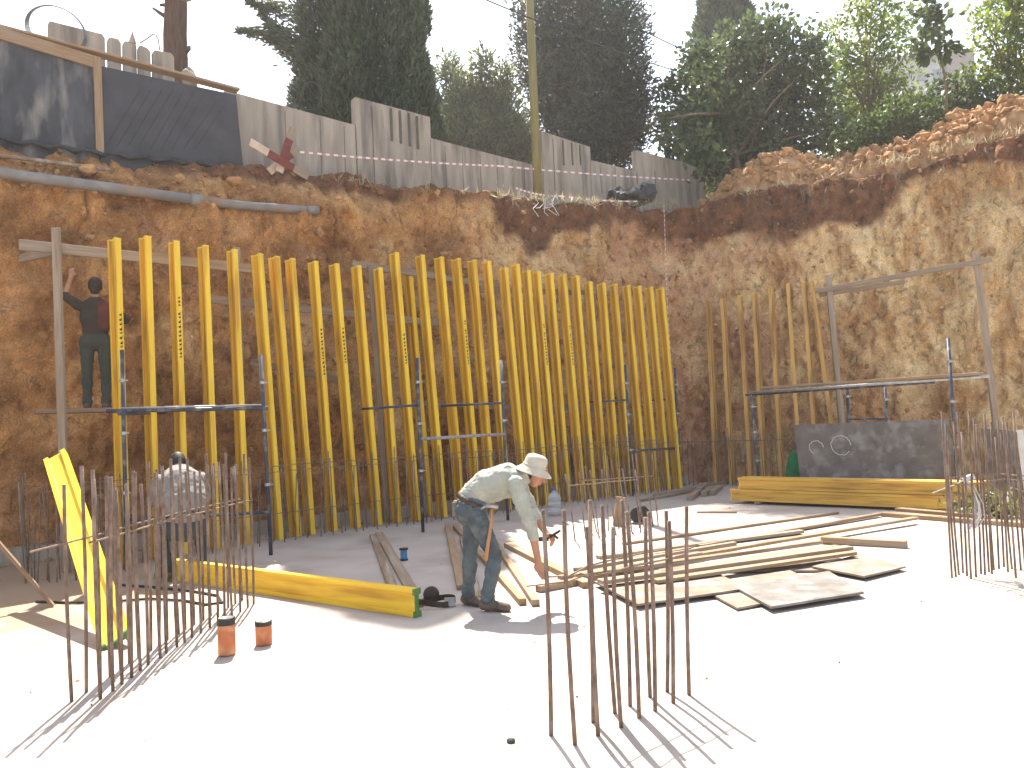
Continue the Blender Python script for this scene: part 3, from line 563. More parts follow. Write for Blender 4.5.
P7 = post(761, 505, 751, 392, 15.2); P8 = post(962, 540, 948, 338, 12.6); P9 = post(851, 500, 847, 380, 14.4); P10 = post(890, 500, 885, 384, 14.6)
rt = scaffold('blue scaffold frame behind the grey plywood panel', [P7, P8, P9, P10], [(onp(P7, 750, 393), onp(P8, 990, 376), .027, galv), (onp(P9, 848, 419), onp(P10, 888, 419), .02, blue), (onp(P7, 755, 394)+V((0, .6, 0)), onp(P8, 958, 380)+V((0, .7, 0)), .022, blue)])
pa, pb = onp(P7, 764, 390)+V((0, .1, .02)), onp(P8, 985, 376)+V((.0, .1, .02)); board('scaffold_plank', pa, pb, .24, .045, wood, 'worn plank lying across the scaffold above the grey panel', 'plank', 'scaffold planks')
PX = AT(97, 408, 10.9); FT3 = V((PX.x, PX.y, PX.z)); pdir = (dL*.9+V((.1, 0, 0))).normalized()
board('scaffold_plank', FT3-pdir*.72-V((0, .02, .06)), FT3+pdir*1.5-V((0, .02, .06)), .34, .055, wood_d, 'worn plank under the feet of the worker standing behind beams', 'plank', 'scaffold planks')
# ------------------------------------------------------------------ sheets and boards on the right
def sheet(name, quad, th, m, label, cat, group=None):
    b = MB(); b.prism(quad, V((0, 0, th))); return tag(b.build(name, m), label, cat, group)
def leaning(name, bl, br, tl, tr, th, m, label, cat, group=None):
    nn = (br-bl).cross(tl-bl).normalized(); b = MB(); b.prism([bl, br, tr, tl], nn*-th); return tag(b.build(name, m), label, cat, group)
tl, tr = AT(794, 425, 14.5), AT(948, 419, 12.9); bl = V((tl.x-.05, tl.y-.35, .0)); br = V((tr.x-.05, tr.y-.35, .0))
pn = leaning('plywood_board', bl, br, tl, tr, .02, ply_dk, 'dark film-faced plywood panel leaning behind the beam stack', 'panel', 'plywood panels standing up')
board('edge_strip', tl+V((0, -.02, .0)), tr+V((0, -.02, 0)), .03, .025, wood_d, parent=None) if False else None
b = MB()
nn = (br-bl).cross(tl-bl).normalized()
for (u_, v_, R1) in ((.31, .72, .17), (.14, .70, .12)):
    c = bl.lerp(br, u_).lerp(tl.lerp(tr, u_), v_); ex = (br-bl).normalized(); ey = (tl-bl).normalized()
    b.tube([c+(ex*math.cos(t)+ey*math.sin(t))*R1*random.uniform(.94, 1.05)+nn*.001 for t in np.linspace(0, 5.6 if R1 > .15 else 4.2, 26)], .006, 4)
b.build('chalk_ring', ply_lt, pn)
tl, tr = AT(980, 428, 12.6), AT(1014, 431, 12.2); bl = V((tl.x, tl.y-.3, 0)); br = V((tr.x, tr.y-.3, 0))
leaning('plywood_board', bl, br, tl, tr, .02, ply_dk, 'narrow bluish panel standing behind the bars with the wire hank', 'panel', 'plywood panels standing up')
tl, tr = AT(1016, 430, 11.2), AT(1040, 428, 11.0); bl = V((tl.x-.12, tl.y-.3, 0)); br = V((tr.x-.1, tr.y-.3, 0))
leaning('plywood_board', bl, br, tl, tr, .02, ply_lt, 'pale upright sheet at the right edge behind the bars', 'panel', 'plywood panels standing up')
# sheets on the slab
def gq(*pts, z=0): return [G(x, y, z) for x, y in pts]
sheet('plywood_sheet', gq((594, 583), (700, 566), (748, 590), (638, 606), z=.035), .018, ply, 'worn plywood sheet lying partly under long planks behind the front bars', 'plywood', 'plywood sheets on the slab')
sheet('plywood_sheet', gq((694, 586), (790, 572), (835, 592), (737, 610), z=.012), .018, ply, 'worn plywood sheet half hidden under the nearest sheet', 'plywood', 'plywood sheets on the slab')
sheet('plywood_sheet', gq((733, 588), (829, 573), (864, 594), (771, 609), z=.035), .020, mat('grey_plywood', (.185, .168, .152), (.125, .112, .10), 7, .8, .2, 40, c3=(.25, .235, .22), s3=4.5), 'grey plywood sheet lying uppermost and nearest to the camera', 'plywood', 'plywood sheets on the slab')
sheet('plywood_sheet', gq((812, 568), (858, 556), (906, 568), (864, 578), z=.03), .018, ply, 'plywood sheet on the slab nearest the loose single timber', 'plywood', 'plywood sheets on the slab')
sheet('plywood_sheet', gq((700, 572), (770, 560), (850, 565), (842, 572), z=.006), .018, ply, 'plywood sheet mostly buried under the pile of planks', 'plywood', 'plywood sheets on the slab')
PLK = [(623, 545, 838, 514, .05, .03, .00), (700, 548, 880, 517, .08, .04, .0), (598, 559, 802, 534, .10, .04, .0), (640, 566, 916, 521, .09, .035, .04), (582, 577, 820, 545, .10, .04, .06), (600, 584, 850, 552, .12, .04, .08), (655, 583, 854, 556, .10, .035, .06), (560, 580, 700, 556, .09, .04, .045), (575, 572, 735, 546, .07, .045, .04), (660, 574, 838, 549, .08, .04, .09), (620, 562, 690, 552, .07, .04, .05)]
PLN = ['thin batten lying farthest back in the plank pile', 'long plank second from the back of the plank pile', 'plank reaching left beyond the second bar cluster in the pile', 'longest pale plank crossing the pile towards the beam stack', 'dusty plank in the middle of the plank pile', 'wide plank on top of the plank pile', 'plank lying at the near side of the pile by the sheets', 'plank end poking out toward the bending worker', 'slim plank on the left part of the pile', 'plank crossing over the others at the top of the pile', 'short offcut plank on the left of the pile']
for i, (x0, y0, x1, y1, wd, th, z) in enumerate(PLK):
    p, q = G(x0, y0, z), G(x1, y1, z); q.z += random.uniform(0, .03)
    board('plank', p, q, wd, th, (wood, wood_d, wood_g)[i % 3], PLN[i], 'plank', 'planks in the loose pile')
def fl(x0, y0, x1, y1, wd, th, m, label, z=.002, name='plank', group='loose planks on the slab'): return board(name, G(x0, y0, z), G(x1, y1, z), wd, th, m, label, 'plank', group)
fl(822, 543, 907, 548, .10, .08, wood, 'single square timber lying apart in front of the beam stack')
fl(697, 513, 737, 513, .05, .03, wood_d, 'short batten lying alone behind the plank pile')
fl(884, 516, 1026, 527, .16, .06, wood, 'pale plank lying in front of the beam stack end')
fl(898, 511, 990, 519, .14, .05, wood_d, 'darker plank lying on the slab closest to the stack', z=.06)
fl(508, 547, 588, 588, .11, .06, wood, 'timber lying slantwise just below the worker\'s hands')
fl(538, 592, 640, 573, .09, .06, wood, 'timber pointing from the worker\'s hands toward the sheets', z=.0)
fl(455, 528, 523, 605, .07, .055, wood, 'long batten running behind the worker to beside his shoe')
fl(484, 528, 536, 606, .07, .055, wood, 'long batten ending right of the worker\'s front shoe')
fl(448, 527, 462, 590, .10, .05, wood, 'pale plank lying left of the worker\'s rear leg')
fl(462, 540, 479, 602, .07, .055, wood_d, 'batten passing between the worker\'s feet')
fl(373, 536, 393, 590, .10, .03, wood_d, 'outer of two boards lying behind the yellow beam on the slab')
fl(379, 534, 412, 592, .12, .03, wood_g, 'inner of two boards lying beside the blue spool')
board('batten', AT(-6, 540, 7.9), G(52, 607), .05, .03, wood_d, 'thin batten propped up at the left edge', 'batten')
fl(655, 497, 735, 482, .10, .06, wood_g, 'dusty board at the foot of the bank corner')
fl(640, 502, 725, 486, .07, .05, wood_d, 'dark board lying before the far end of the beams')
# ------------------------------------------------------------------ small site objects
def can(px, py, r, h, label):
    root = empty('canister', G(px, py), label, 'can', 'orange cans on the slab')
    b = MB(); b.lathe([(r*.96, 0), (r, .01), (r, h*.80), (r*.985, h*.81)], 24); b.build('body', orange, root, True)
    b = MB(); b.lathe([(r*1.03, h*.8), (r*1.03, h*.98), (r*.92, h), (r*.9, h*.975)], 24); b.build('rim', blackp, root)
    b = MB(); b.lathe([(r*.89, h*.976), (r*.88, h*.99), (.001, h*.992)], 24); b.build('lid', mat('dusty_lid', (.36, .33, .31), (.1, .09, .09), 14, .8), root)
can(227, 654, .063, .27, 'taller orange can with black rim by the bar rows'); can(264, 644, .062, .18, 'shorter orange can with black rim on the white slab')
root = empty('thread_spool', G(404, 560), 'blue line spool with black ends lying on the slab', 'spool')
for nm, pr, m in (('flange', [(.05, 0), (.05, .015)], blackp), ('winding', [(.04, .015), (.042, .05), (.04, .125)], blue_l), ('flange', [(.055, .125), (.055, .145)], blackp)): b = MB(); b.lathe(pr, 18); b.build(nm, m, root)
root = empty('water_jug', G(555, 515), 'large clear water jug with blue cap standing before the beams', 'jug')
b = MB(); b.lathe([(.10, 0), (.118, .02), (.118, .11), (.108, .125), (.118, .14), (.118, .22), (.108, .235), (.118, .25), (.118, .30), (.07, .37), (.033, .40), (.033, .43)], 24); b.build('bottle', jug_m, root, True)
b = MB(); b.lathe([(.04, .425), (.04, .47), (.03, .478)], 18); b.build('cap', mat('blue_cap', (.05, .09, .45), None, 5, .4), root)
# tool belt lying on the slab
root = empty('tool_belt', G(436, 606), 'dark leather tool belt dropped on the slab at the beam end', 'belt')
b = MB(); ang = np.linspace(0, 2*math.pi, 30)
vs = []
for t in ang: 
    for z in (0.004, .055): vs.append((.17*math.cos(t)*(1+.1*math.sin(3*t)), .12*math.sin(t), z+.015*math.sin(2*t)+.012))
b.add(vs, [(2*i, 2*i+1, 2*i+3, 2*i+2) for i in range(29)]); o = b.build('strap', leather, root); so_ = o.modifiers.new('s', 'SOLIDIFY'); so_.thickness = .006
b = MB(); b.lathe([(.001, -.03), (.06, -.028), (.075, 0), (.06, .028), (.001, .03)], 18, M=Matrix.Translation((-.05, .1, .085)) @ Matrix.Rotation(1.2, 4, 'X')); b.build('pouch', leather, root, True)
b = MB(); b.box((.13, -.06, .045), (.09, .03, .07)); b.box((-.14, .02, .04), (.05, .08, .06)); b.build('buckle', galv, root)
# circular saw behind the second bar cluster + block of wood
root = empty('circular_saw', G(640, 523), 'dark power saw lying on the slab behind the second bar cluster', 'power tool')
b = MB(); b.box((0, 0, .015), (.34, .2, .01)); b.build('base_plate', galv, root)
b = MB(); b.lathe([(.001, -.035), (.13, -.035), (.135, 0), (.13, .035), (.001, .035)], 22, M=Matrix.Translation((-.02, -.05, .13)) @ Matrix.Rotation(math.pi/2, 4, 'X')); b.build('blade_guard', blackp, root)
b = MB(); b.lathe([(.05, 0), (.058, .03), (.055, .17), (.035, .19)], 16, M=Matrix.Translation((.02, -.02, .12)) @ Matrix.Rotation(-math.pi/2, 4, 'X')); b.build('motor', blackp, root, True)
b = MB(); b.tube([(-.08, 0, .17), (-.02, 0, .245), (.09, 0, .235), (.16, 0, .15), (.15, 0, .06)], .018, 10); b.build('handle', leather, root, True)
board('wood_block', G(617, 526), AT(621, 497, G(617, 526).y), .13, .06, wood, 'short board stood on end among the second bar cluster', 'board', up=V((0, -1, 0)), lift=False)
# hank of tie wire over the right bars
root = empty('wire_hank', RPs[7][0], 'pale hank of tie wire hung on the bars', 'wire'); b = MB()
c = AT(966, 478, RPs[7][0].y-.05)-RPs[7][0]
for k in range(16):
    q = random.Random(k); ox, oy = q.uniform(-.03, .03), q.uniform(-.03, .03)
    b.tube([c+V((ox-.02, oy, .0)), c+V((ox*.5+.035, oy-.03, -.10)), c+V((.075+ox, oy-.04, -.24)), c+V((.085+ox*1.3, oy-.02, -.36)), c+V((.03+ox*1.5, oy, -.47+q.uniform(-.03, .03)))], .0038, 5)
b.build('strands', wire_l, root)
b = MB(); b.tube([c+V((-.30, .05, -.13)), c+V((-.12, 0, -.06)), c+V((0, -.03, .0)), c+V((.0, .03, .01))], .006, 6); b.build('loose_end', wire_l, root)
b = MB(); b.tube([c+V((-.03, 0, -.02)), c+V((.05, -.05, .02))], .03, 8); b.build('binding', mat('pale_wrap', (.6, .62, .65), None, 9, .6), root)
# concrete clamps near the corner: small pale offcuts
for k, (x, y) in enumerate(((708, 493), (716, 492), (694, 497), (703, 489))):
    board('timber_offcut', G(x-4, y+3), G(x+4, y-3), .12, .09, wood_g, ('pale offcut nearest the stack by the far corner', 'pale offcut touching the board at the corner', 'pale offcut lying leftmost before the corner', 'pale offcut lying rearmost before the corner')[k], 'offcut', 'offcuts near the corner')
# green bag beside the panel
b = MB(); b.lathe([(.001, 0), (.20, 0), (.26, .10), (.25, .35), (.20, .62), (.12, .85), (.05, .95), (.001, .97)], 18); o = b.build('sack', greenp, smooth=True); o.location = V((AT(794, 460, 14.75).x, 14.75, 0)); o.scale = (.75, .55, .92); tag(o, 'green sack half hidden behind the left side of the panel', 'sack')
# hose on the slab
b = MB(); b.tube([G(x, y)+V((0, 0, .014)) for x, y in ((36, 603), (70, 604), (110, 603), (150, 600), (185, 602), (206, 606), (222, 604), (218, 597), (190, 592), (150, 588), (120, 586))], .013, 8); tag(b.build('hose', blackp, smooth=True), 'dark hose looping over the slab behind the bar rows', 'hose')
# drain dot in the foreground
b = MB(); b.lathe([(.022, 0), (.022, .012), (.015, .018)], 14); o = b.build('plastic_plug', blackp); o.location = G(511, 742); tag(o, 'small black plug on the slab left of the front bars', 'plug')
# ------------------------------------------------------------------ top of the bank: walls and fences
def wallpoly(name, pts, off, th, m, parent=None, zb=None):
    pl = [WL(x, y, off) for x, y in pts]
    if zb is not None: pl = pl+[V((pl[-1].x, pl[-1].y, zb)), V((pl[0].x, pl[0].y, zb))]
    b = MB(); b.prism(pl, nL*th); return b.build(name, m, parent)
root = empty('retaining_wall', WL(120, 150, 1.85)*1, 'black coated wall with timber capping above the bank', 'wall'); root.location.z = 0; o0 = root.location.copy()
def child_w(o, root): o.parent = root; o.matrix_basis = Matrix.Translation(-root.location); return o
child_w(wallpoly('panel', [(-150, -2), (0, 34), (97, 66)], 1.85, .18, black_wall, zb=5.5), root)
child_w(wallpoly('panel', [(101, 66), (236, 95), (245, 185), (101, 175)], 1.83, .2, black_sheet), root)
pA, pB = WL(97, 60, 1.80), WL(100, 146, 1.80); o = board('timber_stud', pB-V((0, 0, .15)), pA+V((0, 0, .05)), .12, .05, wood, up=-nL, lift=False); child_w(o, root) if False else None
o.parent = root; o.matrix_basis = Matrix.Translation(-root.location) @ o.matrix_basis
for (q, r_, wd, th, of) in (((-150, -12, 98, 66), 0, .05, .20, 1.81), ((-150, -16, 238, 89), 0, .22, .04, 1.93)):
    o = board('capping', WL(q[0], q[1]+6, of), WL(q[2], q[3]+3, of), wd, th, wood); o.parent = root; o.matrix_basis = Matrix.Translation(-root.location) @ o.matrix_basis
b = MB()
for k in range(13):
    x = 106+k*11; p, q = WL(x, 146 if x < 140 else 150, 1.826), WL(x+34, 100 if x > 180 else 90, 1.826)
    if x+34 < 232: b.tube([p, q], .004, 4)
o = b.build('seam', membrane, root); o.matrix_basis = Matrix.Translation(-root.location)
b = MB(); pts = [WL(x, y, 1.77)+V((0, 0, .03*math.sin(x*.23))) for x, y in zip(range(-60, 262, 9), np.interp(range(-60, 262, 9), [-60, 0, 100, 245, 262], [126, 139, 153, 168, 170]))]; b.tube(pts, [.015+.05*random.random() for _ in pts], 6)
o = b.build('membrane_edge', membrane, root, True); o.matrix_basis = Matrix.Translation(-root.location)
# concrete boundary wall
OW = 2.25
cw = empty('concrete_wall', WL(400, 190, OW), 'weathered concrete boundary wall with stepped top behind the bank', 'wall'); cw.location.z = 0
segs = [[(225, 90), (355, 125)], [(355, 97), (430, 117)], [(430.5, 138), (541, 167)], [(541.5, 131), (590, 147)], [(590.5, 160), (636, 171)], [(636.5, 150), (704, 168)]]
for k, (a, c) in enumerate(segs):
    o = wallpoly('wall_panel', [a, c], OW+(.02 if k % 2 else 0), .2, conc_wall, cw, zb=5.5); o.matrix_basis = Matrix.Translation(-cw.location)
def slot(x, y0, y1, wd=.05):
    b = MB(); p, q = WL(x, y0, OW-.004), WL(x+.04*(y1-y0), y1, OW-.004); q = V((p.x, p.y, q.z)); b.prism([p-dL*wd/2, p+dL*wd/2, q+dL*wd/2, q-dL*wd/2], nL*.01); o = b.build('slot', conc_dk, cw); o.matrix_basis = Matrix.Translation(-cw.location)
for x, y in ((391, 108), (400, 110.5), (409, 113), (417, 116)): slot(x, y, y+33, .055)
for x in (563, 572, 580): slot(x, 140+(x-563)*.28, 165, .04)
for x in (285, 320, 344, 372, 445, 462, 480, 497, 512, 524, 553, 600, 615, 655): slot(x, np.interp(x, [240, 355, 356, 430, 431, 540, 541, 590, 591, 680], [97, 127, 100, 119, 140, 168, 133, 148, 161, 172])+2, 193, .012)
# concrete pickets behind the black wall
for k, (x0, x1, y0, y1) in enumerate(((48, 105, 21, 35), (107.5, 121, 37, 40), (123, 136.5, 41, 43), (138, 150.5, 45, 49), (152.5, 174, 50, 54))):
    c = 2.5; pts = [(x0, y0+2.5), (x0+2, y0), (x1-3, y1-1), (x1, y1+3)]
    pl = [WL(x, y, c) for x, y in pts]; pl += [V((pl[-1].x, pl[-1].y, 5.5)), V((pl[0].x, pl[0].y, 5.5))]
    b = MB(); b.prism(pl, nL*.10); tag(b.build('concrete_slab', conc_wall), ('wide weathered concrete slab behind the wire ring', 'narrow concrete slab next to the wide slab', 'narrow concrete slab with a chipped pointed top', 'narrow concrete slab third before the bare trunk', 'concrete slab touching the bare trunk')[k], 'fence slab', 'concrete fence slabs behind the black wall')
b = MB(); p = WL(132, 36, 2.48); b.prism([p-dL*.06-V((0, 0, .12)), p+dL*.07-V((0, 0, .12)), p+dL*.01+V((0, 0, .1))], nL*.05); tag(b.build('stone_shard', conc_wall), 'pointed stone shard balanced on the narrow fence slabs', 'stone')
# ring of wire + small bent rod
b = MB()
c = WL(57, 29, 2.1)
for k in range(5):
    rr = .40+.012*k; b.tube([c+dL*rr*math.cos(t)*1.0+V((0, 0, rr*math.sin(t)*.98))+nL*(.02*k+.03*math.sin(t)) for t in np.linspace(-.9, 3.7, 30)], .007, 5)
tag(b.build('wire_ring', wire_d), 'big ring of coiled grey wire standing on the black wall', 'wire coil')
b = MB(); b.tube([WL(x, y, 2.4) for x, y in ((140, 43), (148, 38), (153, 34), (156, 35), (158.5, 40), (159.5, 50))], .012, 6); tag(b.build('bent_rod', rust), 'bent steel rod arching over the fence slabs', 'rod')
# razor wire
b = MB(); pts = []
for t in np.linspace(0, 1, 260):
    x = 195+t*120; p = WL(x, 84+t*30, 2.35); a = t*2*math.pi*7.5; pts.append(p+V((0, 0, .30+.30*math.sin(a)))+dL*.26*math.cos(a)+nL*.15*math.cos(a*.5))
b.tube(pts, .005, 4); tag(b.build('razor_wire', wire_d), 'loops of razor wire on top of the concrete wall', 'razor wire')
# barricade of crossed red and white boards
root = empty('barricade', WL(281, 172, 1.45), 'toppled barricade of crossed red and white boards on the bank edge', 'barricade'); o0 = root.location.copy()
for (x0, y0, x1, y1, o1, o2) in ((250, 142, 308, 177, 1.25, 1.5), (279, 172, 293, 128, 1.47, 1.55), (269, 172, 299, 148, 1.6, 1.65)):
    p, q = WL(x0, y0, o1)-o0, WL(x1, y1, o2)-o0
    for (s0, s1, m, nm) in ((0, .30, white, 'board_end'), (.30, .74, red, 'board'), (.74, 1, wood_g, 'board_end')): board(nm, p.lerp(q, s0), p.lerp(q, s1), .145, .03, m, up=-nL, lift=False, parent=root)
# pipe along the ledge
def pipe(pts, r, label):
    root = empty('drain_pipe', pts[0], label, 'pipe', 'grey pipes on the bank'); o0 = root.location
    b = MB(); b.tube([p-o0 for p in pts], r, 14); b.build('tube', pvc, root, True)
    b = MB(); p = pts[-1]; d = (pts[-1]-pts[-2]).normalized(); b.tube([p-d*.22-o0, p-d*.02-o0], r*1.14, 14); b.build('socket', pvc, root, True)
pipe([WL(x, y, .90) for x, y in ((-70, 160), (20, 176), (110, 188), (204, 201))], .085, 'long grey plastic pipe half buried under the black wall')
pipe([WL(x, y, .90) for x, y in ((205, 201.5), (250, 206), (318, 211))], .075, 'shorter grey plastic pipe reaching the middle of the bank')
b = MB(); b.tube([WL(x, y, 1.25) for x, y in ((-40, 152), (20, 158), (80, 166), (110, 170))], .035, 8); tag(b.build('root_log', wood_d, smooth=True), 'brown root lying on the ledge over the pipe', 'root')
# flat stones on the ledge
for k, (x, y, s_) in enumerate(((234, 181, .17), (180, 178, .10), (88, 170, .11))):
    o = lumps('stone', [(0, 0, 0)], [s_], rock_m, 3); o.location = WL(x, y, 1.25); o.scale = (1, 1, .6); tag(o, ('large tan stone above the joint of the pipes', 'mid sized stone on the ledge above the long pipe', 'small stone under the timber stud of the black wall')[k], 'stone', 'stones on the ledge')
# utility pole with wires
pb = WL(538, 197, 1.75); pb.z = 6.2; D = pb.y; pt = AT(527, -60, D)
root = empty('utility_pole', pb, 'tall yellowish timber pole standing before the concrete wall', 'pole')
b = MB(); b.tube([V((0, 0, -.4)), (pt-pb)*.5, pt-pb], [.115, .10, .09], 12); b.build('shaft', pole_m, root, True)
def sag(p, q, s_, n=24): return [p.lerp(q, t)-V((0, 0, s_*4*t*(1-t))) for t in np.linspace(0, 1, n)]
for k, (a_, c_, lab) in enumerate((((440, -20, 14), (760, 92, 27), 'upper black cable sagging across the dark cedar'), ((500, -46, 14), (800, 96, 27), 'lower black cable crossing in front of the cedar'))):
    b = MB(); b.tube(sag(AT(*a_), AT(*c_), .25), .014, 5); tag(b.build('power_line', blackp), lab, 'cable', 'overhead cables')
# barrier tapes
def tape(pts, label, s_=.1, r=.016, seg=56, hw=.018):
    root = empty('barrier_tape', pts[0], label, 'tape', 'barrier tapes on the bank'); o0 = root.location; P = []
    for a_, c_ in zip(pts[:-1], pts[1:]): P += sag(a_, c_, s_, seg)
    b = MB(); side = V((0, 0, .018))
    for i in range(len(P)-1):
        d = (P[i+1]-P[i]).normalized(); u_ = V((0, 0, 1)) if abs(d.z) < .7 else V((dL.x, dL.y, 0)); u_ = (u_-d*u_.dot(d)).normalized()*hw
        for a_ in (0,): b.add([P[i]-o0-u_, P[i+1]-o0-u_, P[i+1]-o0+u_, P[i]-o0+u_], [(0, 1, 2, 3)], i % 2)
    o = b.build('strip', [tape_w, tape_r], root); bm = bmesh.new(); bm.from_mesh(o.data); bmesh.ops.remove_doubles(bm, verts=bm.verts, dist=.002); bm.to_mesh(o.data); bm.free()
    md = o.modifiers.new('thick', 'SOLIDIFY'); md.thickness = .003
tape([WL(300, 152, 1.5), WL(500, 166, 1.7), WL(690, 180, 1.9)], 'long striped barrier tape stretched before the concrete wall', .03)
tape([WL(516, 188, .95), WL(560, 196, 1.0), WL(652, 201, 1.0)], 'short striped barrier tape on the bank edge by the pole', .05, seg=24)
tape([WL(664, 205, .85), WL(667, 300, .60), WL(674, 415, .4)], 'striped tape hanging down the bank at the corner', 0, seg=40, hw=.009)
b = MB(); b.tube([WL(512, 172, 1.2), WL(511, 190, 1.2), WL(513, 205, 1.1)], .018, 7); tag(b.build('stake', wood_g), 'slim stake on the bank edge holding the tape', 'stake')
b = MB()
for k in range(6):
    q = random.Random(k+40); x = q.uniform(534, 566); b.tube([WL(x, 197, .95), WL(x+q.uniform(-3, 6), 203, .85), WL(x+q.uniform(-4, 8), 209+q.uniform(-4, 4), .8), WL(x+q.uniform(-8, 9), 212+q.uniform(-4, 7), .8)], .007, 5)
tag(b.build('rag_bundle', tape_w), 'tangle of pale rag strips hanging over the bank edge', 'rags')
# black bags
root = empty('rubbish_bag', WL(632, 204, 1.25), 'black plastic bags dumped on the bank edge', 'bag'); 
for k, (x, y, z, r_, sx) in enumerate(((0, 0, .15, .34, 1.1), (-.30, .1, .20, .24, .8), (.34, .05, .25, .26, .9))):
    o = lumps('bag', [(x, y, z)], [r_], membrane, 3); o.parent = root
p, q = WL(634, 190, 1.15)-root.location, WL(651, 183, 1.15)-root.location
board('flap', p, q, .18, .03, pvc, up=-nL, parent=root)
# ------------------------------------------------------------------ foliage
def leaf_mesh(name, pos, up, size, asp, m, parent, jit=1.0, fold=.25):
    n = len(pos); pos = np.asarray(pos); up = np.asarray(up)
    up = up+jit*rng.normal(0, 1, (n, 3)); up /= np.linalg.norm(up, axis=1)[:, None]
    r = rng.normal(0, 1, (n, 3)); sd = np.cross(up, r); sd /= np.linalg.norm(sd, axis=1)[:, None]; nr = np.cross(sd, up)
    s = (size*rng.uniform(.6, 1.35, n))[:, None]; w_ = s*asp*.5
    p0 = pos; p1 = pos+up*s*.45+sd*w_+nr*w_*fold; p2 = pos+up*s; p3 = pos+up*s*.45-sd*w_+nr*w_*fold
    co = np.stack([p0, p1, p2, p3], 1).reshape(-1, 3); me = bpy.data.meshes.new(name)
    me.vertices.add(4*n); me.vertices.foreach_set('co', co.ravel()); me.loops.add(4*n); me.loops.foreach_set('vertex_index', np.arange(4*n, dtype=np.int32))
    me.polygons.add(n); me.polygons.foreach_set('loop_start', np.arange(0, 4*n, 4, dtype=np.int32)); me.update(calc_edges=True); me.validate(); me.materials.append(m)
    o = bpy.data.objects.new(name, me); COL.objects.link(o); o.parent = parent; return o
def limbs(root, trunk_pts, rad, targets, m, r0=.06):
    b = MB(); b.tube(trunk_pts, rad, 9)
    for t in targets:
        k = min(len(trunk_pts)-1, max(1, int(len(trunk_pts)*random.uniform(.35, .9)))); s_ = V(trunk_pts[k]); t = V(t); md = s_.lerp(t, .5)+V((random.uniform(-.2, .2), random.uniform(-.2, .2), random.uniform(0, .35)))
        b.tube([s_, md, t], [r0, r0*.6, r0*.2], 6)
    return b.build('trunk', m, root, True)
def cypress(base, R, zt, n, label, lf, size=.16, asp=.24, z0=.3, extra=None, group=None, lob=.24, tp=3.2):
    root = empty('cypress_tree', base, label, 'tree', group); H = zt-base[2]
    b = MB(); b.tube([(0, 0, -.3), (0.05, 0, H*.5), (0, 0, H*.95)], [R*.08, R*.06, .03], 9); b.build('trunk', bark, root, True)
    h = z0+(H-z0)*rng.random(n)**1.15; a = rng.uniform(0, 2*math.pi, n); t = (h-z0)/(H-z0)
    prof = R*np.minimum(1, (t/.10)**.5)*np.clip(1-t**tp, 0, 1)**.7
    lobe = 1+lob*fbm(np.cos(a)*1.6+3, np.sin(a)*1.6, h*.45, 3)+.13*fbm(np.cos(a)*5, np.sin(a)*5, h*1.1, 2)
    rr = prof*lobe*(1-.55*rng.random(n)**2.2)
    pos = np.stack([rr*np.cos(a), rr*np.sin(a), h], 1); up = np.stack([np.cos(a)*.45, np.sin(a)*.45, np.ones(n)*1.0], 1)
    if extra is not None: pos = np.concatenate([pos, extra[0]]); up = np.concatenate([up, extra[1]])
    leaf_mesh('crown', pos, up, size, asp, lf, root, .38); return root
def clumps(base, lab, cl, per, size, asp, lf, cat='tree', group=None, name='leafy_tree', trunk_r=.14, bk=bark_l, jit=.9, droop=.0, shell=.5, twigs=True):
    root = empty(name, base, lab, cat, group); P, U = [], []
    for (x, y, z, rx, rz) in cl:
        k = max(20, int(per*rx*rx*rz)); d = rng.normal(0, 1, (k, 3)); d /= np.linalg.norm(d, axis=1)[:, None]; r_ = rng.random(k)**shell
        r_ = r_*(1+.35*fbm(d[:, 0]*2+x, d[:, 1]*2+y, d[:, 2]*2+z, 3))
        P.append(np.stack([x+d[:, 0]*rx*r_, y+d[:, 1]*rx*r_, z+d[:, 2]*rz*r_], 1)); U.append(d*.8+np.array([0, 0, .35-droop]))
    P = np.concatenate(P); U = np.concatenate(U); ce = [(c[0], c[1], c[2]) for c in cl]
    zc = sum(c[2] for c in ce)/len(ce); xm = sum(c[0] for c in ce)/len(ce); ym = sum(c[1] for c in ce)/len(ce)
    limbs(root, [(0, 0, -.3), (xm*.2, ym*.2, zc*.35), (xm*.6, ym*.6, zc*.7), (xm, ym, zc*1.05)], [trunk_r, trunk_r*.85, trunk_r*.6, trunk_r*.3], ce, bk, trunk_r*.4)
    leaf_mesh('crown', P, U, size, asp, lf, root, jit); return root
def rel(px, py, D, base): p = AT(px, py, D); return (p.x-base[0], p.y-base[1], p.z-base[2])
# big cypress with a wispy branch to the left
D = 19.6; bx = AT(371, 150, D).x; base = V((bx, D, 6.2)); ex_p, ex_u = [], []
for (x0, y0, x1, y1) in ((312, 70, 262, 14), (312, 40, 240, 30), (312, 55, 268, 38), (314, 95, 296, 60), (312, 20, 250, 2), (312, 85, 300, 100)):
    a0, a1 = np.array(rel(x0, y0, D, base)), np.array(rel(x1, y1, D, base)); k = 900; t = rng.random(k)
    q = a0+(a1-a0)*t[:, None]+rng.normal(0, 1, (k, 3))*(.20*(1.1-t))[:, None]; ex_p.append(q); ex_u.append(np.tile((a1-a0)/np.linalg.norm(a1-a0)*.9+np.array([0, 0, -.1]), (k, 1)))
cypress(base, 1.72, 20.3, 185000, 'broad dark cypress rising behind the wall with a wispy side branch', lf_cyp, .16, .30, .2, (np.concatenate(ex_p), np.concatenate(ex_u)), tp=2.0)
D = 34; base = V((AT(728, 100, D).x, D, 6.6)); cypress(base, 1.6, 22.5, 42000, 'narrow dark cypress rising behind the fig tree', lf_cyp, .32, .28, .3)
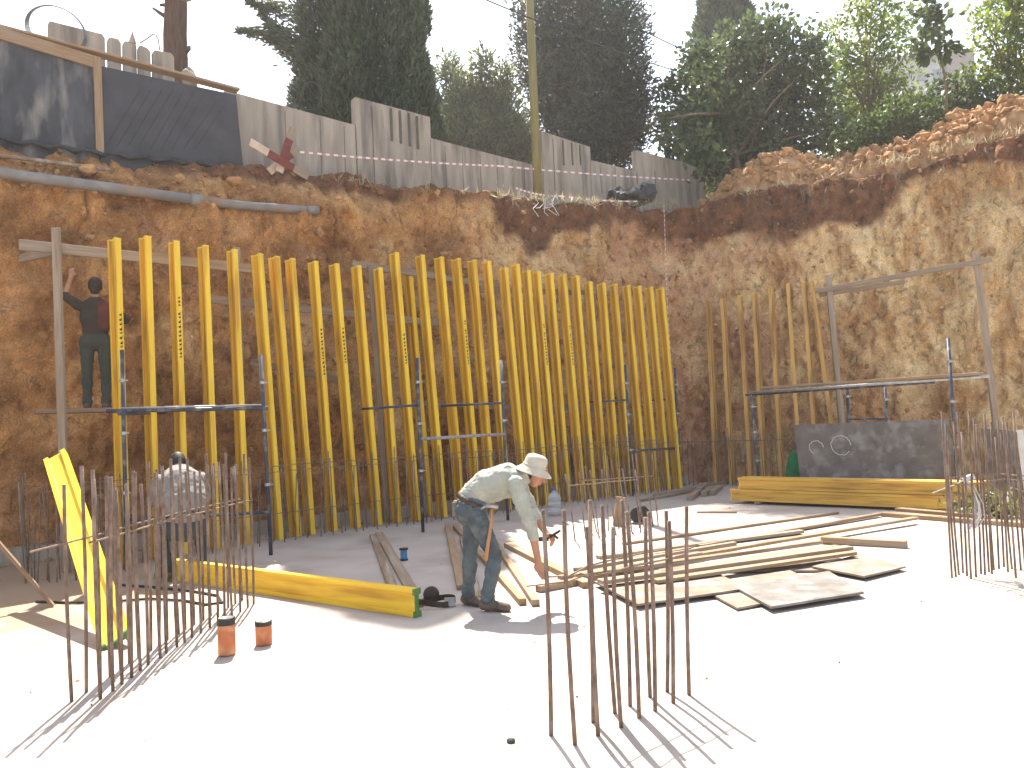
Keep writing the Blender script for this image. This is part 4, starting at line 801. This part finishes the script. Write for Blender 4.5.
# lighter conifer between the two dark trees
D = 30; base = V((AT(480, 150, D).x, D, 6.4)); cl = []
for (x, y, r, rz) in ((450, 75, .55, .95), (484, 70, .5, .95), (505, 82, .5, .9), (466, 100, .9, 1.0), (492, 105, .9, 1.0), (452, 125, 1.1, 1.1), (482, 135, 1.2, 1.2), (510, 128, 1.0, 1.1), (470, 160, 1.5, 1.2), (505, 165, 1.4, 1.2), (440, 160, 1.0, 1.2), (522, 150, .9, 1.0), (455, 190, 1.6, 1.5), (500, 195, 1.6, 1.5)):
    p = rel(x, y, D+random.uniform(-.8, .8), base); cl.append((*p, r, rz))
clumps(base, 'yellowish green conifer between the two dark trees beyond the wall', cl, 2600, .24, .3, lf_con, name='conifer_tree', bk=bark, jit=.6, shell=.6)
# dark cedar
D = 25.5; base = V((AT(580, 150, D).x, D, 6.5)); cl = []
for (x, y, r) in ((530, 15, .75), (560, 0, 1.1), (600, -8, 1.1), (625, 18, .8), (545, 45, .95), (585, 40, 1.3), (622, 50, .95), (565, 80, 1.3), (605, 85, 1.35), (636, 88, .75), (540, 75, .75), (520, 40, .35), (555, 115, 1.0), (590, 120, 1.2), (622, 120, 1.1), (640, 110, .6), (610, 145, 1.0), (580, 150, .9), (632, 140, .7), (590, -50, 1.4), (570, -90, 1.2), (600, -110, 1.0), (600, 175, 1.2), (560, 165, .8), (516, 58, .3), (645, 65, .4), (638, 30, .4), (570, -140, .9)):
    p = rel(x, y, D+random.uniform(-.9, .9), base); cl.append((*p, r, r*1.05))
clumps(base, 'tall shaggy dark cedar behind the timber pole', cl, 2300, .18, .34, lf_cedar, name='cedar_tree', bk=bark, jit=.6, trunk_r=.16, shell=.55)
# fig tree
D = 23.6; base = V((AT(742, 150, D).x, D, 6.8)); cl = []
for (x, y, r) in ((770, 30, .75), (735, 45, .75), (800, 45, .7), (700, 58, .7), (765, 62, 1.0), (725, 80, 1.0), (805, 78, .9), (680, 92, .8), (690, 125, .9), (665, 125, .5), (730, 115, 1.1), (770, 100, 1.1), (812, 108, .85), (750, 140, 1.0), (790, 138, .95), (705, 150, .8), (680, 148, .55), (825, 130, .6), (668, 150, .3), (820, 55, .5), (655, 112, .25), (770, 165, .9), (730, 165, .8), (700, 178, .6), (680, 172, .5), (720, 185, .6)):
    p = rel(x, y, D+random.uniform(-.9, .9), base); cl.append((*p, r, r*.85))
cl += [(*rel(x, y, 21.2, base), r, r) for x, y, r in ((690, 152, .42), (674, 136, .40), (706, 168, .42), (658, 120, .28), (700, 140, .4), (716, 158, .45))]
clumps(base, 'large dark green fig tree standing behind the spoil heap', cl, 1300, .18, .72, lf_fig, name='fig_tree', bk=bark_l, trunk_r=.14, shell=.45)
# bright leafy tree
D = 26.5; base = V((AT(870, 120, D).x, D, 6.9)); cl = []
for (x, y, r) in ((835, 28, .55), (850, 60, .7), (872, 12, .8), (900, 22, .6), (880, 45, .8), (905, 50, .45), (838, 85, .65), (862, 85, .8), (890, 80, .7), (840, 50, .5), (870, 110, .9), (900, 108, .8), (840, 118, .7), (868, -25, .7), (890, -20, .6), (915, 72, .3), (848, 8, .35), (828, 60, .3), (870, 140, .9), (905, 135, .8), (845, 140, .9), (825, 100, .6), (880, 130, .8), (850, 160, .8)):
    p = rel(x, y, D+random.uniform(-.8, .8), base); cl.append((*p, r, r*.9))
clumps(base, 'sunlit yellow green tree beside the fig tree', cl, 1500, .17, .5, lf_bright, name='leafy_tree', trunk_r=.12)
# thin sapling with big leaves
D = 21.5; base = V((AT(946, 105, D).x, D, 8.0)); root = empty('fig_sapling', base, 'thin sapling with three clusters of large leaves against the sky', 'tree')
st = [V(rel(x, y, D, base)) for x, y in ((948, 120), (946, 90), (942, 60), (937, 30), (932, 5), (930, -15))]; b = MB(); b.tube(st, [.03, .028, .024, .02, .015, .01], 7); b.build('trunk', bark_l, root, True)
P, U = [], []
for (x, y, r) in ((930, 6, .28), (938, 22, .24), (925, 18, .22), (925, 42, .24), (928, 52, .26), (949, 48, .24), (944, 46, .15), (920, 55, .12), (932, -10, .25)):
    c = np.array(rel(x, y, D, base)); k = 42; d = rng.normal(0, 1, (k, 3)); P.append(c+d*r*.55); U.append(d*.7+np.array([0, 0, -.3]))
leaf_mesh('crown', np.concatenate(P), np.concatenate(U), .22, .75, lf_fig, root, .5)
# shrubs right of it
for k, (x, y, D, pts, lab, lf) in enumerate((
    (905, 140, 23.5, ((880, 125, .6), (905, 128, .7), (893, 105, .5), (918, 110, .55), (925, 135, .7), (880, 145, .7)), 'low green shrub under the bright tree behind the heap', lf_shrub),
    (965, 110, 22.5, ((945, 85, .5), (970, 80, .6), (990, 82, .5), (955, 108, .7), (985, 105, .75), (1005, 100, .6), (935, 108, .5), (960, 130, .7), (925, 98, .4), (1000, 120, .7)), 'wide green shrub behind the highest part of the heap', lf_shrub),
    (1005, 60, 21.5, ((985, 20, .42), (1005, 5, .6), (1020, 30, .6), (1000, 40, .55), (980, 45, .35), (1015, 62, .6), (1035, 50, .8), (1030, 10, .8), (985, 10, .3), (995, 70, .5), (1020, 88, .6), (1050, 80, .9), (1010, -25, .7), (1045, -20, .8), (972, 30, .16), (968, 12, .16)), 'bright leafy tree cut by the right edge of the view', lf_bright),
    (850, 155, 24.5, ((845, 140, .6), (870, 150, .6), (820, 150, .6), (800, 158, .5), (858, 128, .5)), 'dark undergrowth bush at the foot of the fig tree', lf_fig))):
    base = V((AT(x, y, D).x, D, 7.2)); cl = [(*rel(a_, b_, D+random.uniform(-.5, .5), base), r, r*.85) for a_, b_, r in pts]
    clumps(base, lab, cl, 1700, .16, .5, lf, cat='shrub' if 'shrub' in lab or 'bush' in lab else 'tree', name='leafy_shrub' if k != 2 else 'leafy_tree', trunk_r=.07)
# bare trunk left
D = 16.4; base = V((AT(176, 80, D).x, D, 6.0)); root = empty('bare_trunk', base, 'bare brown tree trunk rising behind the concrete fence slabs', 'tree')
tp = V(rel(173, -60, D, base)); b = MB(); b.tube([V((.05, 0, -.2)), V(rel(176, 70, D, base)), V(rel(175, 35, D, base)), V(rel(176, 5, D, base)), tp], [.27, .245, .235, .225, .2], 12)
b.tube([V(rel(168, 18, D, base)), V(rel(160, 13, D, base)), V(rel(153, 8, D, base))], [.05, .04, .025], 7); b.tube([V(rel(185, 52, D, base)), V(rel(189, 48, D, base)), V(rel(190, 46, D, base))], [.06, .05, .02], 7); b.tube([V(rel(166, 5, D, base)), V(rel(160, 5, D, base))], [.04, .03], 7)
b.build('trunk', bark, root, True)
b = MB(); c = V(rel(188, 3, D, base))+V((0, -.15, 0)); b.box(c, (.22, .12, .05)); b.box(c+V((0, 0, .12)), (.16, .09, .2)); b.build('lamp_box', galv, root)
o = lumps('round_stone', [(0, 0, 0)], [.17], conc_wall, 2); o.location = WL(190, 79, 2.4); o.scale = (.7, .7, 1.3); tag(o, 'rounded stone on the wall top right of the bare trunk', 'stone')
# cut branches on the slab right
root = empty('cut_branches', V((AT(990, 500, 11.2).x, 11.2, 0)), 'heap of yellowing cut branches beside the beam stack', 'branches')
P = rng.normal(0, 1, (700, 3))*np.array([.28, .22, .16]); P[:, 2] = np.abs(P[:, 2])+.03; leaf_mesh('leaves', P, np.tile([.2, 0, .4], (700, 1)), .12, .4, lf_cut, root, 1.0)
b = MB()
for k in range(7): q = random.Random(k); b.tube([(q.uniform(-.4, .4), q.uniform(-.3, .3), .03), (q.uniform(-.3, .3), q.uniform(-.3, .3), .25)], .012, 5)
b.build('twigs', bark_l, root)
# dry grass and weeds along the rim
P, U = [], []
def tuft(p, n, h, sp): P.append(np.array(p)+rng.normal(0, 1, (n, 3))*np.array([sp, sp, .02])); U.append(np.tile([0, 0, h], (n, 1)))
for q in range(70):
    x = rng.uniform(495, 680); p = WL(x, float(np.interp(x, [495, 560, 640, 700], [198, 203, 208, 204]))-1, rng.uniform(.55, 1.1)); tuft(p, 7, 1, .05)
for q in range(60): x = rng.uniform(672, 708); p = WL(x, 200, rng.uniform(1.0, 2.1)); p.z = 6.78; tuft(p, 18, 1, .10)
for q in range(90): s_ = rng.uniform(.2, 8); p = sR(s_, rng.uniform(.3, .7), 6.95); tuft(p, 6, 1, .06)
for q in range(25): x = rng.uniform(320, 495); p = WL(x, 181+(x-320)*.09, rng.uniform(.8, 1.3)); tuft(p, 6, 1, .05)
gp = np.concatenate(P); gu = np.concatenate(U)
go = leaf_mesh('dry_grass', gp, gu, .20, .06, lf_dry, None, .65); tag(go, 'dry pale grass tufts along the rim of the pit', 'grass', kind='stuff')
# roots hanging from the rim on the right
b = MB()
for k in range(70):
    q = random.Random(k+90); s_ = q.uniform(-6, 9); p = (CORN+dL*s_+nL*.55) if s_ < 0 else (CORN+dR*s_+nR*.5); z = 6.75+q.uniform(-.1, .1)
    b.tube([p+V((0, 0, z)), p+V((q.uniform(-.1, .1), -.12, z-q.uniform(.1, .25))), p+V((q.uniform(-.2, .2), -.12, z-q.uniform(.2, .7)))], [.010, .007, .003], 5)
tag(b.build('hanging_roots', bark_l), 'fine dry roots hanging from the topsoil at the rim', 'roots', kind='stuff')
# ------------------------------------------------------------------ far hill and building
hx, hy = np.meshgrid(np.linspace(10, 170, 120), np.linspace(62, 200, 100), indexing='ij')
hz = 5+27*np.exp(-((hx-56)/30)**2-((hy-112)/34)**2)+1.5*fbm(hx*.1, hy*.1, 0, 4); tag(grid_obj('hill', hx, hy, hz, hill_m), kind='structure')
D = 100; pL0, pR0 = AT(905, 70, D), AT(968, 66, D); root = empty('far_building', V((pL0.x, D, pL0.z-5.0)), 'pale flat-roofed building on the far hill between the trees', 'building')
wd = pR0.x-pL0.x; b = MB(); b.box((wd/2-3, 5, 3.2), (wd*.75+4, 10, 6.4)); b.build('wall', bld_w, root); b = MB(); b.box((wd-1.2, 4, 3.6), (3.6, 9, 7.2)); b.build('stair_tower', bld_b, root)
b = MB(); b.box((wd/2-3, 4.9, 6.55), (wd*.75+4.6, 10.6, .3)); b.build('roof', bld_w, root)
for k in range(4):
    b = MB(); b.box((-2.2+k*2.1, -.05, 4.2), (1.1, .12, 1.4)); b.build('window', bld_d, root)
P, U = [], []
for q in range(260):
    x, y = rng.uniform(20, 90), rng.uniform(70, 105); z = 5+27*math.exp(-((x-56)/30)**2-((y-112)/34)**2); k = 60; d = rng.normal(0, 1, (k, 3)); P.append(np.array([x, y, z+.6])+d*np.array([1.2, 1.2, .8])); U.append(d)
o = leaf_mesh('scrub_vegetation', np.concatenate(P), np.concatenate(U), .7, .6, lf_con, None, .8); tag(o, 'olive scrub covering the far hill slope', 'scrub', kind='stuff')
# ------------------------------------------------------------------ dusty air, added mostly to imitate the veil of lens glare
HZ = 0.0011
hm = bpy.data.materials.new('dust_glare_veil'); hm.use_nodes = True; hn = hm.node_tree; hn.nodes.remove(hn.nodes['Principled BSDF']); pv = hn.nodes.new('ShaderNodeVolumePrincipled')
pv.inputs['Color'].default_value = (.97, .95, .92, 1); pv.inputs['Density'].default_value = HZ; pv.inputs['Anisotropy'].default_value = .35; hn.links.new(pv.outputs[0], hn.nodes['Material Output'].inputs['Volume'])
b = MB(); b.box((30, 70, 19.5), (300, 340, 42)); hz_o = b.build('glare_haze', hm); tag(hz_o, kind='stuff')
# ------------------------------------------------------------------ people
def body(name, parts, mats, M, voxel=.011, wrinkle=.007):
    """parts: (mat, p0, p1, r0, r1, lateral scale); x forward, y lateral, z up -> one continuous remeshed surface"""
    b = bmesh.new(); bmesh.ops.create_icosphere(b, subdivisions=2, radius=1); iv = np.array([v.co[:] for v in b.verts]); jf = [[v.index for v in f.verts] for f in b.faces]; b.free()
    vs, fs, n = [], [], 0
    for (mi, p0, p1, r0, r1, lw) in parts:
        p0, p1 = np.array(p0, float), np.array(p1, float); L = np.linalg.norm(p1-p0); k = max(2, int(L/(.35*min(r0, r1)))+2)
        for t in np.linspace(0, 1, k):
            r = r0+(r1-r0)*t; vs.append(iv*np.array([r, r*lw, r])+p0+(p1-p0)*t); fs += [[i+n for i in f] for f in jf]; n += len(iv)
    me = bpy.data.meshes.new('tmp'); me.from_pydata(np.concatenate(vs), [], fs); o = bpy.data.objects.new('tmp', me); COL.objects.link(o)
    md = o.modifiers.new('r', 'REMESH'); md.mode = 'VOXEL'; md.voxel_size = voxel; sm = o.modifiers.new('s', 'SMOOTH'); sm.iterations = 5; sm.factor = .5
    dg = bpy.context.evaluated_depsgraph_get(); dg.update(); m2 = bpy.data.meshes.new_from_object(o.evaluated_get(dg)); bpy.data.objects.remove(o); bpy.data.meshes.remove(me); m2.name = name
    co = np.empty(len(m2.vertices)*3); m2.vertices.foreach_get('co', co); co = co.reshape(-1, 3)
    def nearest(C):
        best = np.full(len(C), 1e9); mi_ = np.zeros(len(C), int)
        for (mi, p0, p1, r0, r1, lw) in parts:
            p0, p1 = np.array(p0, float), np.array(p1, float); d = p1-p0; t = np.clip(((C-p0)@d)/max(d@d, 1e-9), 0, 1); q = (C-(p0+t[:, None]*d))/np.array([1, lw, 1]); dd = np.linalg.norm(q, axis=1)-(r0+(r1-r0)*t)
            u_ = dd < best; best[u_] = dd[u_]; mi_[u_] = mi
        return mi_
    vm = nearest(co); no = np.empty(len(co)*3); m2.vertices.foreach_get('normal', no); no = no.reshape(-1, 3)
    cloth = np.isin(vm, [i for i, m in enumerate(mats) if m not in (skin, boot, sole, hair)])
    co = co+no*(wrinkle*cloth*(fbm(co[:, 0]*16, co[:, 1]*16, co[:, 2]*22, 3)))[:, None]; m2.vertices.foreach_set('co', co.ravel())
    for m in list(m2.materials): pass
    m2.materials.clear()
    for m in mats: m2.materials.append(m)
    ce = np.empty(len(m2.polygons)*3); m2.polygons.foreach_get('center', ce); m2.polygons.foreach_set('material_index', nearest(ce.reshape(-1, 3)).astype(np.int32)); m2.polygons.foreach_set('use_smooth', np.ones(len(m2.polygons), bool)); m2.update()
    o = bpy.data.objects.new(name, m2); COL.objects.link(o); o.matrix_basis = M; return o
def hand(mi, wrist, d, side, palm_n, curl=.6, s=1.0):
    """palm, four unequal bent fingers and a thumb from its side"""
    w_, d, side, pn = V(wrist), V(d).normalized(), V(side).normalized(), V(palm_n).normalized(); out = []; k = w_+d*.085*s
    for q in (-.024, -.008, .010, .026): out.append((mi, w_+side*q*.7*s+d*.012*s, k+side*q*s, .013*s, .0125*s, 1))
    for q, L in ((-.030, .075), (-.010, .086), (.011, .080), (.031, .062)):
        a_ = k+side*q*s; d1 = (d*math.cos(curl*.5)+pn*math.sin(curl*.5)); m1 = a_+d1*L*.5*s; d2 = d*math.cos(curl*1.5)+pn*math.sin(curl*1.5); out += [(mi, a_, m1, .0098*s, .009*s, 1), (mi, m1, m1+d2*L*.55*s, .009*s, .0072*s, 1)]
    t0 = w_+d*.028*s-side*.026*s; t1 = t0+(d*.6-side*.75+pn*.3).normalized()*.04*s; out += [(mi, t0, t1, .013*s, .011*s, 1), (mi, t1, t1+(d*.85+pn*.45-side*.1).normalized()*.035*s, .011*s, .008*s, 1)]
    return out
def head_parts(mi, mh, c, fw, up, s=1.0):
    c, fw, up = V(c), V(fw).normalized(), V(up); up = (up-fw*up.dot(fw)).normalized(); sd = up.cross(fw)
    q = lambda f, l, u: c+fw*f*s+sd*l*s+up*u*s
    return [(mi, q(-.015, 0, .03), q(.01, 0, .025), .092*s, .088*s, .86), (mi, q(.02, 0, -.03), q(.045, 0, -.085), .062*s, .038*s, .9), (mi, q(.088, 0, .012), q(.105, 0, -.025), .010*s, .016*s, .8),
            (mi, q(.078, 0, -.055), q(.082, 0, -.06), .02*s, .018*s, 1.2), (mi, q(.07, .03, .025), q(.07, -.03, .025), .022*s, .022*s, 1), (mi, q(0, .083, -.0), q(0, .083, -.03), .018*s, .012*s, .5), (mi, q(0, -.083, 0), q(0, -.083, -.03), .018*s, .012*s, .5),
            (mh, q(-.04, 0, .04), q(-.045, 0, -.03), .088*s, .072*s, .9)]
def leg(mj, mb, ms, hip, knee, ankle, toe, s=1.0):
    hip, knee, ankle, toe = V(hip), V(knee), V(ankle), V(toe); mid = hip.lerp(knee, .5)
    return [(mj, hip, mid, .098*s, .083*s, 1), (mj, mid, knee, .083*s, .066*s, 1), (mj, knee, knee.lerp(ankle, .35), .066*s, .066*s, 1), (mj, knee.lerp(ankle, .35), ankle+V((0, 0, .05)), .066*s, .052*s, 1), (mj, ankle+V((0, 0, .07)), ankle+V((0, 0, .03)), .060*s, .062*s, 1),
            (mb, ankle+V((0, 0, .03)), ankle-V((0, 0, .02)), .054*s, .05*s, 1), (mb, ankle-V((0, 0, .02)), toe, .05*s, .042*s, 1), (mb, ankle-V((0, 0, .035))-(toe-ankle).normalized()*.035, ankle-V((0, 0, .03)), .048*s, .05*s, 1)]
# --- the bending worker
FT = G(482, 608); FT.z = -.018
sk, sh_, jn, bt, hr = 0, 1, 2, 3, 4
P = []
P += leg(jn, bt, bt, (-.055, .10, .86), (-.10, .13, .47), (-.135, .13, .095), (-.02, .06, .05))
P += leg(jn, bt, bt, (-.02, -.10, .86), (.145, -.10, .48), (.065, -.12, .095), (.23, -.15, .048))
P += [(jn, (-.075, .085, .885), (-.075, -.085, .885), .115, .115, 1), (jn, (-.03, 0, .95), (-.075, 0, .86), .128, .13, 1.28)]
K0 = len(P)
fwd = lambda p: (p[0]+.075*min(1, max(0, (p[0]+.02)/.30)), p[1], p[2])
P += [(sh_, (-.055, 0, .985), (.07, 0, 1.095), .122, .140, 1.22), (sh_, (.07, 0, 1.095), (.21, 0, 1.145), .140, .138, 1.28), (sh_, (.21, 0, 1.145), (.30, 0, 1.125), .138, .10, 1.38), (sh_, (.05, 0, 1.03), (.20, 0, 1.06), .11, .105, 1.2)]
P += [(sk, (.31, 0, 1.15), (.41, 0, 1.185), .062, .058, 1), (sh_, (.29, 0, 1.15), (.345, 0, 1.165), .085, .072, 1.05)]
P += head_parts(sk, hr, (.455, -.01, 1.185), (.75, -.12, -.62), (.62, 0, .78))
# near arm (camera side): shoulder, elbow, wrist
P += [(sh_, (.285, -.175, 1.10), (.345, -.215, .90), .078, .066, 1), (sh_, (.345, -.215, .90), (.40, -.21, .74), .066, .060, 1), (sh_, (.40, -.21, .74), (.415, -.205, .66), .058, .056, 1), (sk, (.41, -.205, .68), (.445, -.20, .46), .042, .030, 1)]
P += hand(sk, (.445, -.20, .46), (.15, .05, -1), (.8, .55, .1), (.55, -.2, -.4), .7)
P += [(sh_, (.27, .175, 1.09), (.36, .21, .90), .076, .066, 1), (sh_, (.36, .21, .90), (.43, .18, .76), .064, .056, 1), (sk, (.43, .18, .76), (.50, .10, .66), .042, .031, 1)]
P += hand(sk, (.50, .10, .66), (.7, -.4, -.6), (.5, .8, .1), (-.3, .1, -.9), 1.1)
P = P[:K0]+[(m_, fwd(p_), fwd(q_), a_, b_, l_) for m_, p_, q_, a_, b_, l_ in P[K0:]]
MW = Matrix.Translation(FT) @ Matrix.Rotation(math.radians(-4), 4, 'Z')
wk = body('person', P, [skin, shirt, jeans, boot, hair], MW, .0065, .008)
tag(wk, 'worker in pale shirt, jeans and sun hat bending over the planks', 'person', 'workers')
# hat
hq = V((.62, -.05, .80)).normalized(); qq = V((0, 0, 1)).rotation_difference(V((.33, -.04, .94)).normalized()).to_matrix().to_4x4()
b = MB(); b.lathe([(.172, -.060), (.166, -.053), (.108, .0), (.104, .012), (.100, .06), (.088, .092), (.055, .108), (.001, .112)], 30, M=Matrix.Translation((.522, -.01, 1.235)) @ qq); o = b.build('sun_hat', hatm, wk, True)
b = MB(); b.tube([Matrix.Translation((.522, -.01, 1.235)) @ qq @ V((.1065*math.cos(t), .1065*math.sin(t), .008)) for t in np.linspace(0, 2*math.pi, 26)], .006, 5); b.build('hat_band', hatm, o, True)
# belt, pouch, holster
b = MB(); vs = []; N_ = 32
qb = V((0, 0, 1)).rotation_difference(V((.52, 0, .85)).normalized()).to_matrix()
for j in range(N_):
    t = 2*math.pi*j/N_
    for z in (-.024, .024): p = qb @ V((.140*math.cos(t), .176*math.sin(t), z)); vs.append(p+V((-.045, 0, .955)))
b.add(vs, [(2*j, 2*j+1, (2*j+3) % (2*N_), (2*j+2) % (2*N_)) for j in range(N_)]); o = b.build('belt', leather, wk, True); sd_ = o.modifiers.new('s', 'SOLIDIFY'); sd_.thickness = .007; sd_.offset = 1
b = MB(); b.box((-.185, -.06, .90), (.06, .11, .14)); b.build('pouch', mat('grey_pouch', (.2, .18, .16), (.12, .1, .09), 20, .8), wk).modifiers.new('b', 'BEVEL').width = .015
b = MB()
for k in range(7): p = V((-.155+.012*k, -.10-.006*k, .985-.022*k)); b.box(p, (.014, .014, .014))
b.build('stud', galv, wk)
# hammer on the belt
root = empty('hammer', FT, 'hammer with wooden handle hanging from the worker\'s belt', 'hammer'); root.matrix_basis = MW.copy()
b = MB(); b.tube([V((.145, -.185, .90)), V((.135, -.20, .78)), V((.10, -.215, .60)), V((.075, -.22, .47))], [.014, .013, .016, .019], 10); b.build('handle', mat('handle_wood', (.42, .22, .11), (.34, .17, .08), 9, .6), root, True)
b = MB(); b.tube([V((.09, -.185, .925)), V((.20, -.185, .915))], .017, 10); b.tube([V((.09, -.185, .925)), V((.05, -.185, .90))], [.014, .005], 8); b.build('head', galv, root, True)
# tool in the far hand
root = empty('pliers', FT, 'dark pliers held in the worker\'s far hand', 'pliers'); root.matrix_basis = MW.copy()
b = MB(); b.tube([V((.615, .05, .60)), V((.655, .02, .63)), V((.715, -.02, .67))], .012, 8); b.tube([V((.605, .07, .62)), V((.655, .02, .63)), V((.695, 0, .60))], .011, 8); b.build('handle', blackp, root, True)
b = MB(); b.box((.565, .10, .585), (.09, .03, .035)); b.build('jaw', blackp, root)
# --- the worker crouching behind the bars
b0 = G(186, 580); FT2 = V((b0.x, b0.y, 0)); fw = V((-.50, .86, 0)).normalized()
P = []
for sg in (-1, 1): P += leg(jn, bt, bt, (-.06, sg*.11, .56), (.32, sg*.20, .56), (.06, sg*.17, .095), (.21, sg*.20, .048))
P += [(jn, (-.08, .09, .56), (-.08, -.09, .56), .135, .135, 1), (jn, (-.05, 0, .66), (-.08, 0, .56), .15, .15, 1.25)]
P += [(sh_, (-.06, 0, .68), (.0, 0, .84), .165, .185, 1.25), (sh_, (.0, 0, .84), (.14, 0, 1.03), .185, .175, 1.3), (sh_, (.14, 0, 1.03), (.27, 0, 1.12), .175, .12, 1.35), (sk, (.27, 0, 1.14), (.36, 0, 1.19), .06, .058, 1)]
P += head_parts(sk, hr, (.42, 0, 1.23), (.75, 0, -.65), (.65, 0, .75)); c = V((.40, 0, 1.255)); P += [(hr, c, c+V((.02, 0, .02)), .098, .095, .9)]
for sg in (-1, 1):
    P += [(sh_, (.22, sg*.20, 1.06), (.36, sg*.26, .84), .082, .068, 1), (sk, (.36, sg*.26, .84), (.52, sg*.16, .70), .044, .032, 1)]; P += hand(sk, (.52, sg*.16, .70), (.6, -sg*.2, -.7), (.1, 1*sg, 0), (-.4, 0, -.8), .8)
M2 = Matrix.Translation(FT2) @ Matrix.Rotation(math.atan2(fw.y, fw.x), 4, 'Z') @ Matrix.Diagonal((1.06, 1.10, 1.06, 1))
w2 = body('person', P, [skin, shirt_g, trous, boot, hair], M2, .013); tag(w2, 'worker in grey shirt bent over behind the rows of bars', 'person', 'workers')
b = MB(); vs = []; qb = V((0, 0, 1)).rotation_difference(V((.5, 0, .85)).normalized()).to_matrix()
for j in range(N_):
    t = 2*math.pi*j/N_
    for z in (-.02, .02): vs.append(qb @ V((.165*math.cos(t), .21*math.sin(t), z))+V((-.065, 0, .665)))
b.add(vs, [(2*j, 2*j+1, (2*j+3) % (2*N_), (2*j+2) % (2*N_)) for j in range(N_)]); o = b.build('belt', leather, w2, True); sd_ = o.modifiers.new('s', 'SOLIDIFY'); sd_.thickness = .006
# --- the worker on the plank behind the first beam
fw = V((-.35, .94, 0)).normalized(); s3 = 1.05
P = []
P += leg(jn, bt, bt, (0, .10, .90), (.03, .11, .49), (0, .11, .095), (.12, .13, .048)); P += leg(jn, bt, bt, (0, -.10, .90), (.02, -.11, .49), (0, -.11, .095), (.12, -.13, .048))
P += [(jn, (0, .08, .92), (0, -.08, .92), .12, .12, 1), (jn, (0, 0, 1.0), (0, 0, .92), .12, .125, 1.3)]
P += [(sh_, (0, 0, 1.02), (.02, 0, 1.22), .12, .135, 1.3), (sh_, (.02, 0, 1.22), (.02, 0, 1.38), .135, .12, 1.45), (sh_, (.02, 0, 1.38), (.03, 0, 1.44), .12, .08, 1.4), (sk, (.03, 0, 1.44), (.05, 0, 1.54), .058, .056, 1)]
P += [(5, (-.055, -.10, 1.12), (-.05, -.11, 1.38), .075, .07, 1.3)]
P += head_parts(sk, hr, (.06, 0, 1.64), (1, 0, .1), (0, 0, 1)); P += [(hr, (.04, 0, 1.67), (.05, 0, 1.69), .10, .098, .9)]
P += [(sh_, (.03, .20, 1.40), (.10, .36, 1.53), .072, .058, 1), (sk, (.10, .36, 1.53), (.16, .30, 1.78), .042, .032, 1)]; P += hand(sk, (.16, .30, 1.78), (.2, -.1, 1), (0, 1, 0), (1, 0, .1), .6)
P += [(sh_, (.03, -.20, 1.38), (.14, -.34, 1.22), .072, .06, 1), (sh_, (.14, -.34, 1.22), (.30, -.36, 1.26), .05, .038, 1)]; P += hand(sk, (.30, -.36, 1.26), (1, 0, .2), (0, 1, 0), (0, 0, -1), .7)
w3 = body('person', P, [skin, shirt_d, trous_o, boot, hair, vest], Matrix.Translation(FT3-V((0, 0, .055))) @ Matrix.Rotation(math.atan2(fw.y, fw.x), 4, 'Z') @ Matrix.Scale(s3, 4), .013)
tag(w3, 'worker in dark and orange top standing on the plank, arm raised', 'person', 'workers')
for o in sc.objects:
    if o.parent is None and o.get('category') and not o.get('kind'): o['kind'] = 'thing'
